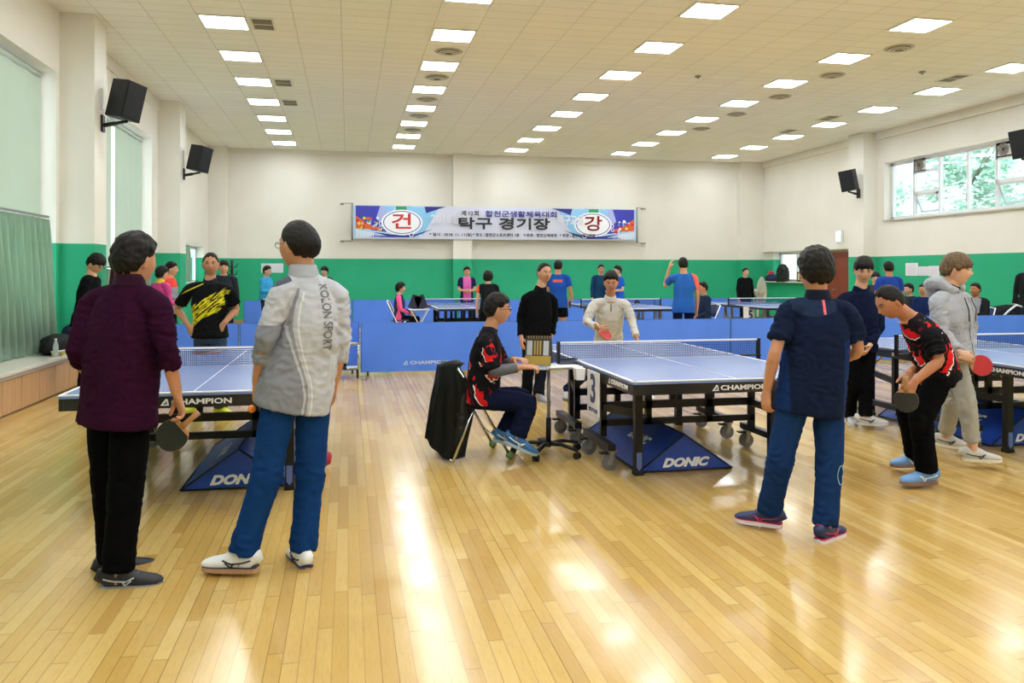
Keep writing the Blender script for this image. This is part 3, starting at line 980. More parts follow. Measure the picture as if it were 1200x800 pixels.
def head_base(sx, sy, sz):
    a, b, c = .0745, .096, .118
    e = .9
    x = a * math.copysign(abs(sx) ** e, sx); y = b * math.copysign(abs(sy) ** .95, sy); z = c * sz
    if z < 0:
        t = -z / c
        x *= 1 - .26 * t ** 1.7
        if y < 0: y *= 1 - .42 * t ** 1.1
        else: y *= 1 - .05 * t
    else:
        if y > 0: y *= 1 - .10 * (z / c) ** 2
        else: y *= 1 + .03 * (z / c)
    return x, y, z


def head_pt(sx, sy, sz):
    x, y, z = head_base(sx, sy, sz)
    if sy > 0:
        y += .024 * gau(x / .0105, (z + .020) / .013) + .012 * gau(x / .009, (z - .004) / .02)
        y += .004 * gau((abs(x) - .012) / .008, (z + .026) / .008)
        y -= .009 * gau((abs(x) - .031) / .016, (z - .010) / .011)
        y += .0035 * gau((z - .030) / .009) * gau(x / .055)
        y += .006 * gau(x / .022, (z + .052) / .008) - .003 * gau(x / .02, (z + .066) / .006)
        y += .007 * gau(x / .022, (z + .098) / .018)
        y += .004 * gau((abs(x) - .045) / .02, (z + .02) / .02)
    return Vector((x, y, z))


def add_head(bm, M, hs, nu=56, nv=40):
    g = []
    for i in range(nv + 1):
        ph = PI * i / nv
        row = []
        for j in range(nu):
            th = 2 * PI * j / nu
            row.append(bm.verts.new(M @ (head_pt(math.sin(ph) * math.cos(th), math.sin(ph) * math.sin(th), math.cos(ph)) * hs)))
            if i in (0, nv): break
        g.append(row)
    for i in range(nv):
        for j in range(nu):
            k = (j + 1) % nu
            if i == 0: bm.faces.new((g[0][0], g[1][j], g[1][k]))
            elif i == nv - 1: bm.faces.new((g[i][j], g[nv][0], g[i][k]))
            else: bm.faces.new((g[i][j], g[i + 1][j], g[i + 1][k], g[i][k]))
    for s in (-1, 1):
        E = M @ Matrix.Translation(Vector((s * .076, -.008, -.002)) * hs) @ Matrix.Rotation(R(-22 * s), 4, 'Z') @ Matrix.Rotation(R(-12), 4, 'X')
        ball(bm, (0, 0, 0), hs, 2, (1, 1, 1), None) if False else None
        res = bmesh.ops.create_icosphere(bm, subdivisions=2, radius=1)
        bmesh.ops.transform(bm, matrix=E @ Matrix.Diagonal((.011 * hs, .019 * hs, .032 * hs, 1)), verts=res['verts'])
        res = bmesh.ops.create_icosphere(bm, subdivisions=2, radius=1)
        bmesh.ops.transform(bm, matrix=E @ Matrix.Translation((s * .004, .004, -.026 * hs)) @ Matrix.Diagonal((.006 * hs, .009 * hs, .011 * hs, 1)), verts=res['verts'])


HAIR = {
    # hairline (azimuth from the face, height), thickness on top / sides, noise, curl
    'short': dict(line=[(0, .062), (35, .058), (55, .035), (75, .012), (88, .002), (100, -.02), (125, -.052), (180, -.060)], top=.017, side=.012, nz=.004),
    'full': dict(line=[(0, .055), (35, .052), (55, .03), (75, .014), (88, .010), (100, -.018), (125, -.058), (180, -.068)], top=.026, side=.018, nz=.009),
    'fringe': dict(line=[(0, .036), (30, .034), (50, .018), (72, .0), (90, -.004), (100, -.03), (125, -.055), (180, -.062)], top=.028, side=.016, nz=.007),
    'bowl': dict(line=[(0, .022), (30, .018), (55, .006), (75, -.006), (90, .012), (102, -.02), (120, -.042), (180, -.055)], top=.030, side=.026, nz=.004),
    'balding': dict(line=[(0, .088), (30, .078), (52, .045), (75, .012), (88, .0), (100, -.02), (125, -.056), (180, -.066)], top=.006, side=.017, nz=.003),
    'receding': dict(line=[(0, .080), (35, .068), (55, .04), (75, .012), (88, .0), (100, -.02), (125, -.055), (180, -.064)], top=.010, side=.010, nz=.003),
    'perm': dict(line=[(0, .050), (35, .045), (55, .02), (75, -.01), (95, -.03), (110, -.05), (130, -.072), (180, -.082)], top=.034, side=.030, nz=.012),
}


def hairline(line, az):
    for (a, b), (c, d) in zip(line, line[1:]):
        if az <= c: return b + (d - b) * (az - a) / (c - a)
    return line[-1][1]


def hair_bm(M, hs, style, seed=0, nu=84, nv=52):
    st = HAIR[style]
    bm = bmesh.new()
    g = []
    for i in range(nv + 1):
        ph = PI * i / nv * .86
        row = []
        for j in range(nu):
            th = 2 * PI * j / nu
            sx, sy, sz = math.sin(ph) * math.cos(th), math.sin(ph) * math.sin(th), math.cos(ph)
            x, y, z = head_base(sx, sy, sz)
            nrm = Vector((x / .0056, y / .0092, z / .0139)).normalized()
            az = math.degrees(math.atan2(abs(x), y))
            zl = hairline(st['line'], az) + .004 * math.sin(th * 9 + seed) + .003 * math.sin(th * 23 + seed)
            up = max(0, sz)
            th_ = st['side'] + (st['top'] - st['side']) * smooth01(up * 1.3 - .1)
            if st.get('bald'):
                d = math.hypot(x / .055, (y - .02) / .085)
                if z > .05: th_ = -.004 + (th_ + .018) * smooth01((d - .75) / .5)
            k = smooth01((z - zl) / .03) * .55 + smooth01((z - zl) / .009) * .45
            p = Vector((x, y, z))
            nz = noise.noise(Vector((x * 70 + seed, y * 22, z * 60))) * .6 + noise.noise(Vector((math.degrees(th) * .11, z * 12, seed))) * .5
            if st['nz'] > .01: nz = noise.noise(p * 55 + Vector((seed, 0, 0))) + .4 * noise.noise(p * 110)
            t = th_ * k - .007 * (1 - k) + st['nz'] * nz * k
            row.append(bm.verts.new(M @ ((p + nrm * t) * hs)))
            if i == 0: break
        g.append(row)
    for i in range(nv):
        for j in range(nu):
            k = (j + 1) % nu
            if i == 0: bm.faces.new((g[0][0], g[1][j], g[1][k]))
            else: bm.faces.new((g[i][j], g[i + 1][j], g[i + 1][k], g[i][k]))
    bm.faces.new(list(reversed(g[nv])))
    return bm


def loft(bm, rings, lat_default, n=20, ex=1.0):
    """rings: (centre, lateral, rx, ry); closed ends"""
    R_ = []
    k = len(rings)
    for i, (c, lat, rx, ry) in enumerate(rings):
        a = rings[max(0, i - 1)][0]; b = rings[min(k - 1, i + 1)][0]
        d = (b - a).normalized()
        lat = (lat - d * lat.dot(d)).normalized()
        f = d.cross(lat)
        row = []
        for j in range(n):
            ct, s_ = math.cos(2 * PI * j / n), math.sin(2 * PI * j / n)
            ct = math.copysign(abs(ct) ** ex, ct); s_ = math.copysign(abs(s_) ** ex, s_)
            row.append(bm.verts.new(c + lat * rx * ct + f * ry * s_))
        R_.append(row)
    for i in range(k - 1):
        for j in range(n):
            bm.faces.new((R_[i][j], R_[i][(j + 1) % n], R_[i + 1][(j + 1) % n], R_[i + 1][j]))
    bm.faces.new(list(reversed(R_[0]))); bm.faces.new(R_[-1])


def catmull(ps, n=4):
    out = []
    for i in range(len(ps) - 1):
        p0 = ps[max(0, i - 1)]; p1 = ps[i]; p2 = ps[i + 1]; p3 = ps[min(len(ps) - 1, i + 2)]
        for k in range(n):
            t = k / n
            out.append(.5 * ((2 * p1) + (p2 - p0) * t + (2 * p0 - 5 * p1 + 4 * p2 - p3) * t * t + (3 * p1 - p0 - 3 * p2 + p3) * t ** 3))
    out.append(ps[-1].copy())
    return out


def limb(bm, ps, rs, n=14, sub=3):
    """tapering limb through joints, radii interpolated"""
    pts = catmull(ps, sub)
    rr = []
    for i in range(len(ps) - 1):
        for k in range(sub):
            t = k / sub
            rr.append(rs[i] * (1 - t) + rs[i + 1] * t)
    rr.append(rs[-1])
    tube(bm, pts, rr, n)


def hand_bm(bm, w, d, nrm, right, curl=.35, s=1.0, fan=.1, thumb_in=.3):
    d = d.normalized(); nrm = (nrm - d * nrm.dot(d)).normalized()
    t = d.cross(nrm) if right else nrm.cross(d)
    P = lambda a, b, c=0: w + d * (a * s) + t * (b * s) + nrm * (c * s)
    tube(bm, [P(-.02, 0), P(.005, 0), P(.035, .003), (P(.07, .0)), P(.092, 0)], [(.026 * s, .021 * s), (.028 * s, .020 * s), (.036 * s, .017 * s), (.041 * s, .015 * s), (.036 * s, .011 * s)], 12, up=nrm)
    for k, (off, ln) in enumerate(((.030, .070), (.0105, .078), (-.0095, .073), (-.028, .058))):
        dd = (d + t * (fan * (1.5 - k) * .35)).normalized()
        p = P(.082, off)
        pts = [p]
        ang = 0
        for q, fr in enumerate((.46, .30, .24)):
            ang += curl * (0.75, 1.15, .8)[q] * (1 + .08 * k)
            v = dd * math.cos(ang) + nrm * math.sin(ang)
            p = p + v * ln * fr * s
            pts.append(p)
        tube(bm, pts, [.0098 * s, .0092 * s, .0084 * s, .0066 * s], 8)
    p = P(.018, .024, .004)
    v1 = (t * .62 + d * .70 + nrm * thumb_in).normalized()
    v2 = (t * .15 + d * .92 + nrm * (thumb_in + .35)).normalized()
    tube(bm, [p, p + v1 * .042 * s, p + v1 * .042 * s + v2 * .032 * s, p + v1 * .042 * s + v2 * .05 * s], [.015 * s, .0115 * s, .0105 * s, .007 * s], 9)


def remesh(o, vox, smooth_it=3, dec=None):
    """fuse the overlapping closed shapes of o into one skin"""
    m = o.modifiers.new('r', 'REMESH'); m.mode = 'VOXEL'; m.voxel_size = vox
    if smooth_it:
        s = o.modifiers.new('s', 'SMOOTH'); s.factor = .5; s.iterations = smooth_it
    dg = bpy.context.evaluated_depsgraph_get()
    me = bpy.data.meshes.new_from_object(o.evaluated_get(dg))
    old = o.data; nm = old.name
    o.modifiers.clear(); o.data = me
    bpy.data.meshes.remove(old); me.name = nm
    me.polygons.foreach_set('use_smooth', [True] * len(me.polygons))
    return o


def crease(o, foci, amp=.006, freq=(16, 16, 26), seed=0, base=.25):
    """cloth folds: ridged noise, stronger near the joints"""
    me = o.data
    n = len(me.vertices)
    co = [0.] * (3 * n); no = [0.] * (3 * n)
    me.vertices.foreach_get('co', co); me.vertices.foreach_get('normal', no)
    sd = Vector((seed * 3.7, seed * 1.9, seed))
    for i in range(n):
        x, y, z = co[3 * i:3 * i + 3]
        a = base
        for c, r in foci:
            d2 = ((x - c[0]) ** 2 + (y - c[1]) ** 2 + (z - c[2]) ** 2) / (r * r)
            if d2 < 5: a += math.exp(-d2)
        q = Vector((x * freq[0], y * freq[1], z * freq[2])) + sd
        w = noise.noise(q * .45) * 1.3
        v = 1 - 2.2 * abs(noise.noise(q + Vector((w, w, -w))))
        v += .5 * noise.noise(q * .35)
        k = amp * a * v
        co[3 * i] += no[3 * i] * k; co[3 * i + 1] += no[3 * i + 1] * k; co[3 * i + 2] += no[3 * i + 2] * k
    me.vertices.foreach_set('co', co); me.update()


def along(ps, t):
    i = min(int(t), len(ps) - 2); return ps[i].lerp(ps[i + 1], t - i)


def seg(ps, t0, t1, k=4):
    """points of a joint path between parameters (with the joints kept)"""
    ts = sorted({t0, t1, *[t0 + (t1 - t0) * i / k for i in range(k + 1)], *[j for j in range(len(ps)) if t0 < j < t1]})
    return ts, [along(ps, t) for t in ts]


M_skin = {}
def skin_mat(c):
    if c not in M_skin: 
        M_skin[c] = mat('skin_' + c.strip('#'), c, .5, noise_amt=.05, noise_scale=18, spec=.4)
        p = M_skin[c].node_tree.nodes['Principled BSDF']
        p.inputs['Subsurface Weight'].default_value = .08; p.inputs['Subsurface Radius'].default_value = (.02, .008, .004); p.inputs['Subsurface Scale'].default_value = .5
    return M_skin[c]


def hair_mat(c='#1b1715'):
    k = 'hair_' + c.strip('#')
    if k in MATS: return MATS[k]
    m, g, p = newmat(k, .5, .22)
    vec, x, y, z = g.xyz()
    n = g.noise(g.comb(g.m('MULTIPLY', x, 260.), g.m('MULTIPLY', y, 50.), g.m('MULTIPLY', z, 45.)), 1., 3)
    b = srgb(c); d = (b[0] * .3, b[1] * .3, b[2] * .3, 1)
    g.L.new(g.mix(g.step(n, .35, .65), d, b), p.inputs['Base Color'])
    g.L.new(g.bump(n, .6, .004), p.inputs['Normal'])
    return m


M_eye = mat('eye_white', '#cfc8bf', .3); M_iris = mat('dark_iris', '#1d130d', .25); M_brow = mat('eyebrow_hair', '#2a211c', .8)
M_lip = mat('lip', '#a9605a', .5)


def shoe(parent, an, d, s, up, sole, accent=None, name='shoe', z0=None, laces='#f0f0f0', heel=True, stripe=None):
    """an: ankle (world minus root already removed)"""
    d = d.normalized()
    side = d.cross(Vector((0, 0, 1))).normalized() if abs(d.z) < .9 else Vector((1, 0, 0))
    upv = side.cross(d).normalized()
    base = an - upv * (.088 * s)
    bm = bmesh.new()
    rows = []
    prof = [(-.078, .022, .070), (-.070, .034, .100), (-.038, .038, .104), (.0, .037, .100), (.035, .038, .098), (.06, .041, .084), (.09, .045, .068), (.13, .048, .058), (.165, .045, .050), (.19, .035, .040), (.204, .016, .028)]
    for u, wd, h in prof:
        rows.append((base + d * (u * s) + upv * (.010 + h / 2) * s, side, wd * s, (h / 2) * s))
    loft(bm, rows, side, 18, .82)
    sh = obj(name, bm, up, parent, True)
    bm = bmesh.new()
    outl = [(-.082, .0), (-.074, .028), (-.04, .038), (.02, .038), (.07, .044), (.13, .050), (.17, .045), (.20, .028), (.212, .0)]
    pts = outl + [(u, -v) for u, v in reversed(outl[1:-1])]
    A = [bm.verts.new(base + d * (u * s) + side * (v * s) + upv * (.004 * s if u > .19 else 0)) for u, v in pts]
    C = [bm.verts.new(base + d * (u * .99 * s) + side * (v * s) + upv * ((.026 if u < 0 else .022) * s + (.006 * s if u > .19 else 0))) for u, v in pts]
    bm.faces.new(A); bm.faces.new(list(reversed(C)))
    for i in range(len(A)): bm.faces.new((A[i], C[i], C[(i + 1) % len(A)], A[(i + 1) % len(A)]))
    bmesh.ops.bevel(bm, geom=bm.edges[:], offset=.003 * s, segments=1, affect='EDGES')
    obj('sole', bm, sole, sh)
    if laces:
        bm = bmesh.new()
        for k in range(4):
            u = .045 + .020 * k; h = .104 - .0115 * k
            w_ = .020
            tube(bm, [base + d * (u * s) + side * (-w_ * s) + upv * ((h - .012) * s), base + d * ((u + .006) * s) + upv * (h * s * .98), base + d * ((u + .012) * s) + side * (w_ * s) + upv * ((h - .012) * s)], .0035 * s, 5)
        obj('laces', bm, mat('laces_' + laces.strip('#'), laces, .7), sh)
    if stripe:
        sm = mat('shoe_mark_' + stripe.strip('#'), stripe, .5)
        bm = bmesh.new()
        for sg in (-1, 1):
            for a, b in (((-.058, .066), (-.012, .052)), ((-.012, .052), (.045, .046)), ((.045, .046), (.082, .064)), ((.03, .047), (.042, .026)), ((.042, .026), (.070, .052))):
                tube(bm, [base + d * (a[0] * s) + side * (sg * .0385 * s) + upv * (a[1] * s), base + d * ((a[0] + b[0]) / 2 * s) + side * (sg * .0415 * s) + upv * ((a[1] + b[1]) / 2 * s), base + d * (b[0] * s) + side * (sg * (.040 + max(0, b[0] - .03) * .09) * s) + upv * (b[1] * s)], .0042 * s, 5)
        obj('side_mark', bm, sm, sh)
    if accent:
        bm = bmesh.new()
        rows = [(base + d * (u * s) + upv * .026 * s, side, (wd + .003) * s, .005 * s) for u, wd, h in prof[:-1]]
        loft(bm, rows, side, 14, .8)
        obj('midsole_line', bm, accent, sh)
        bm = bmesh.new(); tube(bm, [base + d * (-.02 * s + .05 * s * math.cos(t * PI / 8)) + side * (.030 * s * math.sin(t * PI / 8)) + upv * .106 * s for t in range(16)], .006 * s, 6, closed=True)
        obj('collar_lining', bm, accent, sh)
    return sh


def figure(J, label, face=None, H=1.7, skin='#c08a68', hair='short', hcol='#1b1715', shirt=None, pants=None, shoes=None,
           sleeve=1.9, hem=.09, fine=True, collar=None, hands=(None, None), feet=(None, None), loose=1.0, pleg=1.0,
           glasses=None, belly=1.0, leg_to=1.985, seed=1, tilt=0, hs=1.0, hood=False, fat=1.0, brow=True, wr_amp=1.0, hemw=1.0, sole_c=None):
    """J: world joints for R/L (the person's own right and left)"""
    s = H / 1.7
    # torso heading
    rv = (J['shR'] - J['shL']); rv.z = 0
    fwd = Vector((0, 0, 1)).cross(rv).normalized()
    rz = math.atan2(-fwd.x, fwd.y)
    foot_z = min(J['anR'].z, J['anL'].z)
    root = empty('person', (J['pelvis'].x, J['pelvis'].y, 0), rz, label, 'person')
    Mi = (Matrix.Translation(root.location) @ Matrix.Rotation(rz, 4, 'Z')).inverted()
    Mr = Mi.to_3x3()
    j = {k: Mi @ v for k, v in J.items()}
    face = (Mr @ (face if face else fwd)).normalized()
    j.setdefault('neck', (j['shR'] + j['shL']) / 2 + Vector((0, 0, .055 * s)))
    lat_h = Vector((1, 0, 0))
    lat_s = (j['shR'] - j['shL']).normalized()
    if 'hipR' not in j:
        j['hipR'] = j['pelvis'] + Vector((.088 * s, 0, -.01)); j['hipL'] = j['pelvis'] + Vector((-.088 * s, 0, -.01))
    lat_h = (j['hipR'] - j['hipL']).normalized()
    sw = (j['shR'] - j['shL']).length / 2
    # head matrix
    up = Vector((0, 0, 1))
    zz = (up - face * up.dot(face)).normalized()
    xx = face.cross(zz)
    HM = Matrix((xx, face, zz)).transposed().to_4x4()
    if tilt: HM = HM @ Matrix.Rotation(R(tilt), 4, 'Y')
    HM.translation = j['head']
    hs = hs * s ** .5
    SK = skin_mat(skin)
    # ---- body
    bm = bmesh.new()
    add_head(bm, HM, hs)
    nb = j['neck']
    ht = HM @ Vector((0, -.022, -.055))
    tube(bm, [nb - Vector((0, 0, .05)), nb, nb.lerp(ht, .5), ht, HM @ Vector((0, -.012, -.02))], [.075 * s, .062 * s, .054 * s, .054 * s, .05 * s], 16)
    spine = [j['pelvis'] - (j['chest'] - j['pelvis']).normalized() * .07 * s, j['pelvis'], j['pelvis'].lerp(j['chest'], .5), j['chest'], j['chest'].lerp(nb, .6), nb]
    tw = sw * .80
    rb = [(.12, .08), (.15, .10), (.13, .09), (tw, .105), (tw * .9, .085), (.06, .055)]
    loft(bm, [(p, lat_h.lerp(lat_s, i / 5), a * s * fat if i < 3 else a * fat, b * s * fat) for i, (p, (a, b)) in enumerate(zip(spine, rb))], lat_h, 18)
    tips = {}
    for S in 'RL':
        sh, el, wr = j['sh' + S], j['el' + S], j['wr' + S]
        fa = (wr - el)
        limb(bm, [nb - Vector((0, 0, .035)), nb.lerp(sh, .6) - Vector((0, 0, .01)), sh - Vector((0, 0, .012)), sh.lerp(el, .4), el, el.lerp(wr, .3), wr], [.038 * s, .040 * s, .041 * s, .040 * s, .034 * s, .037 * s, .0255 * s], 12, 2)
        spec = hands[0 if S == 'R' else 1] or {}
        hd = Mr @ spec['d'] if 'd' in spec else fa.normalized()
        inward = Vector((-1 if S == 'R' else 1, 0, 0))
        hn = Mr @ spec['n'] if 'n' in spec else inward
        hand_bm(bm, wr + hd * .012, hd, hn, S == 'R', spec.get('curl', .4), s * 1.0, thumb_in=spec.get('thumb', .3))
        tips[S] = (wr, hd, hn)
        hp, kn, an = j['hip' + S], j['kn' + S], j['an' + S]
        limb(bm, [hp, hp.lerp(kn, .3), kn, kn.lerp(an, .3), an, an - Vector((0, 0, .05 * s))], [.075 * s, .075 * s, .052 * s, .054 * s, .036 * s, .035 * s], 12, 2)
    body = obj('body', bm, SK, root)
    remesh(body, (.0052 if fine else .011) * (s if s > .8 else 1), 2 if fine else 1)
    bvh = None
    if brow:
        bvh = BVHTree.FromPolygons([v.co for v in body.data.vertices], [p.vertices for p in body.data.polygons])
        def fpt(x, z, lift=.0):
            o_ = HM @ (Vector((x, .2, z)) * hs); dd = (HM.to_3x3() @ Vector((0, -1, 0))).normalized()
            h = bvh.ray_cast(o_, dd)
            return (h[0] - dd * lift) if h[0] is not None else HM @ (Vector((x, .095, z)) * hs)
        for sg in (-1, 1):
            bm = bmesh.new()
            c = fpt(sg * .031, .009, -.0015)
            Me = HM.to_3x3().to_4x4(); Me.translation = c
            ball(bm, (0, 0, 0), 1, 2, (1, 1, 1)); bmesh.ops.transform(bm, matrix=Me @ Matrix.Diagonal((.0135 * hs, .005 * hs, .0052 * hs, 1)), verts=bm.verts)
            e = obj('eye', bm, M_eye, root, True)
            bm = bmesh.new(); ball(bm, (0, 0, 0), 1, 2); bmesh.ops.transform(bm, matrix=Me @ Matrix.Translation((0, .0025 * hs, .0)) @ Matrix.Diagonal((.0065 * hs, .0042 * hs, .0056 * hs, 1)), verts=bm.verts)
            obj('iris', bm, M_iris, e, True)
            bm = bmesh.new(); tube(bm, [fpt(sg * (.031 - .015), .011, .0005), fpt(sg * .031, .0155, .001), fpt(sg * (.031 + .016), .0105, .0005)], .0021 * hs, 5)
            obj('eyelid', bm, M_brow, e)
            bm = bmesh.new(); tube(bm, [fpt(sg * .014, .027, .0), fpt(sg * .024, .0315, .001), fpt(sg * .036, .033, .001), fpt(sg * .048, .026, .0)], [.0030 * hs, .0046 * hs, .0042 * hs, .0018 * hs], 6)
            obj('eyebrow', bm, M_brow, root)
        bm = bmesh.new(); tube(bm, [fpt(-.024, -.055, 0), fpt(-.010, -.052, .0005), fpt(0, -.0535, .0005), fpt(.010, -.052, .0005), fpt(.024, -.055, 0)], [.0012 * hs, .0038 * hs, .0036 * hs, .0038 * hs, .0012 * hs], 6)
        tube(bm, [fpt(-.02, -.057, 0), fpt(0, -.0615, .0005), fpt(.02, -.057, 0)], [.001 * hs, .0042 * hs, .001 * hs], 6)
        obj('lips', bm, M_lip, root)
    obj('hair', hair_bm(HM, hs, hair, seed, *((96, 60) if fine else (44, 30))), hair_mat(hcol), root, True)
    if glasses:
        gm = mat('spectacle_' + glasses.strip('#'), glasses, .3)
        bm = bmesh.new()
        for sg in (-1, 1):
            tube(bm, [HM @ (Vector((sg * .033 + .021 * math.cos(t * PI / 8), .100, .006 + .015 * math.sin(t * PI / 8))) * hs) for t in range(16)], .0018, 6, closed=True)
            tube(bm, [HM @ (Vector((sg * .054, .099, .010)) * hs), HM @ (Vector((sg * .080, .06, .010)) * hs), HM @ (Vector((sg * .083, -.005, .006)) * hs)], .0018, 6)
        tube(bm, [HM @ (Vector((-.012, .101, .010)) * hs), HM @ (Vector((.012, .101, .010)) * hs)], .0018, 6)
        obj('spectacles', bm, gm, root)
    # ---- shirt
    vx = .0085 if fine else .014
    a_ = (j['chest'] - j['pelvis']).normalized()
    pb = j['pelvis'] - a_ * hem * s
    sp = [pb, j['pelvis'], j['pelvis'].lerp(j['chest'], .5), j['chest'], j['chest'].lerp(nb, .55), nb.lerp(HM @ Vector((0, 0, -.1)), -.05)]
    L = loose * fat
    tw = sw * .93
    rs = [(.186 * hemw, .140 * hemw), (.184, .138), (.160 * belly, .118 * belly), (tw / s, .128), (tw * .86 / s, .105), (.072, .068)]
    bm = bmesh.new()
    pts = catmull(sp, 3)
    rr = []
    for i in range(5):
        for k in range(3):
            t = k / 3; rr.append((rs[i][0] * (1 - t) + rs[i + 1][0] * t, rs[i][1] * (1 - t) + rs[i + 1][1] * t))
    rr.append(rs[-1])
    m_ = len(pts)
    loft(bm, [(p, lat_h.lerp(lat_s, i / (m_ - 1)), a * s * (L if i < m_ - 4 else 1), b * s * (L if i < m_ - 4 else 1)) for i, (p, (a, b)) in enumerate(zip(pts, rr))], lat_h, 28, .9)
    foci = [((pb + j['pelvis']) / 2, .14), (j['pelvis'].lerp(j['chest'], .4), .16)]
    for S in 'RL':
        path = [j['sh' + S], j['el' + S], j['wr' + S]]
        ts, ps = seg(path, .18, sleeve, 7)
        if sleeve < 1:
            r_ = [(.057 + .003 * (t / sleeve)) * s * L ** .5 for t in ts]
        else:
            r_ = [(.060 - .014 * min(1, t) - .008 * max(0, t - 1)) * s * L ** .5 + .003 * math.sin(t * 21) * (1 if t > .6 else 0) for t in ts]
        head_ = [nb - Vector((0, 0, .045)), nb.lerp(path[0], .5) - Vector((0, 0, .018)), nb.lerp(path[0], .85) - Vector((0, 0, .012)), path[0] + (path[0] - nb).normalized() * .004 - Vector((0, 0, .022))]
        tube(bm, head_ + ps, [.05 * s, .056 * s, .059 * s, .060 * s] + r_, 16)
        foci += [(path[1], .12), (path[0] - Vector((0, 0, .08)), .1), (ps[-1], .09)]
    sm = shirt if not isinstance(shirt, str) else mat('cloth_' + shirt.strip('#'), shirt, .92, 0, .06, noise_amt=.05, noise_scale=30)
    so = obj('shirt', bm, sm, root)
    remesh(so, vx, 9 if fine else 3)
    if fine: crease(so, foci, .0075 * wr_amp, seed=seed)
    if collar:
        cm = collar if not isinstance(collar, str) else mat('cloth_' + collar.strip('#'), collar, .85, 0, .25)
        bm = bmesh.new()
        ax = (ht - nb).normalized()
        cc = nb + ax * .012 * s
        n_ = 24
        fl = Vector((face.x, face.y, 0)); fl = Vector((0, 1, 0))
        rows = []
        for k, (hh, r2) in enumerate(((-.02, .078), (.012, .069), (.038, .064), (.040, .059), (.012, .060), (-.02, .068))):
            row = []
            for q in range(n_):
                an_ = 2 * PI * q / n_
                v = Vector((math.cos(an_), math.sin(an_), 0))
                dip = -.03 * max(0, v.y) ** 2
                row.append(bm.verts.new(cc + ax * (hh + dip) * s + v * r2 * s * 1.02))
            rows.append(row)
        for k in range(5):
            for q in range(n_): bm.faces.new((rows[k][q], rows[k][(q + 1) % n_], rows[k + 1][(q + 1) % n_], rows[k + 1][q]))
        obj('collar', bm, cm, so, True)
    if hood:
        bm = bmesh.new()
        c0 = nb + Vector((0, -.02, .01))
        ptsh = [c0 + Vector((.115 * math.cos(t), .10 * math.sin(t) - .02, .035 - .05 * max(0, math.sin(t)) + .012 * math.cos(3 * t))) for t in [R(100 + 340 * q / 18) for q in range(19)]]
        tube(bm, ptsh, [.03 + .022 * math.sin(PI * q / 18) for q in range(19)], 12)
        tube(bm, [c0 + Vector((-.06, -.07, .02)), c0 + Vector((0, -.12, -.03)), c0 + Vector((.06, -.07, .02))], [.05, .062, .05], 12)
        ho = obj('hood', bm, sm, so); remesh(ho, .009, 4); crease(ho, [(c0, .2)], .006, seed=3)
    # ---- trousers
    bm = bmesh.new()
    wp = j['pelvis'] + a_ * .10 * s
    loft(bm, [(wp, lat_h, .135 * s * fat, .098 * s * fat), (j['pelvis'] + a_ * .03 * s, lat_h, .158 * s * fat, .116 * s * fat), (j['pelvis'] - Vector((0, 0, .03)) * s, lat_h, .166 * s * fat, .122 * s * fat), (j['pelvis'] - Vector((0, 0, .085)) * s, lat_h, .13 * s, .10 * s)], lat_h, 24)
    foci = [(j['pelvis'] - Vector((0, 0, .08)), .12)]
    for S in 'RL':
        path = [j['hip' + S], j['kn' + S], j['an' + S]]
        ts, ps = seg(path, 0, leg_to, 9)
        if leg_to < 1:
            r_ = [(.092 + .012 * t) * s * pleg for t in ts]
        else:
            r_ = [((.084 - .017 * t) if t < 1 else (.067 - .008 * (t - 1))) * s * (1 + (pleg - 1) * min(1, t * 2.5)) + .003 * math.sin(t * 26) * (1 if t > 1.6 else 0) for t in ts]
        # bend kept soft at the knee
        tube(bm, ps, r_, 18)
        foci += [(path[1], .12), (ps[-1], .12)]
    pm = pants if not isinstance(pants, str) else mat('cloth_' + pants.strip('#'), pants, .9, 0, .06, noise_amt=.04, noise_scale=30)
    po = obj('trousers' if leg_to > 1 else 'shorts', bm, pm, root)
    remesh(po, vx, 4 if fine else 2)
    if fine: crease(po, foci, .0075 * wr_amp, (13, 13, 20), seed=seed + 5)
    # ---- shoes
    for q, S in enumerate('RL'):
        fd = Mr @ feet[q] if feet[q] is not None else Vector((.1 if S == 'R' else -.1, 1, 0))
        kw = shoes or {}
        shoe(root, j['an' + S], fd, s * .98, mat('shoe_' + kw.get('c', '#222222').strip('#'), kw.get('c', '#222222'), .5),
             mat('sole_' + kw.get('sole', '#dddddd').strip('#'), kw.get('sole', '#dddddd'), .5),
             mat('accent_' + kw['accent'].strip('#'), kw['accent'], .5) if kw.get('accent') else None,
             laces=kw.get('laces', '#e8e8e8') if fine else None, stripe=kw.get('stripe') if fine else None)
    return dict(root=root, Mi=Mi, j=j, shirt=so, pants=po, body=body, HM=HM, s=s, tips=tips)


def on_surface(target, bm, M, depth=.4, lift=.003):
    """press flat lettering or marks onto a garment: M places it in front of the surface, looking along -z"""
    bvh = BVHTree.FromPolygons([v.co for v in target.data.vertices], [p.vertices for p in target.data.polygons])
    bm.transform(M)
    d = -(M.to_3x3() @ Vector((0, 0, 1))).normalized()
    mz = {}
    for v in bm.verts:
        h = bvh.ray_cast(v.co - d * depth, d, .6)
        if h[0] is not None: v.co = h[0] - d * lift; mz[v] = 1
    bad = [v for v in bm.verts if v not in mz]
    if bad: bmesh.ops.delete(bm, geom=bad, context='VERTS')
    return bm


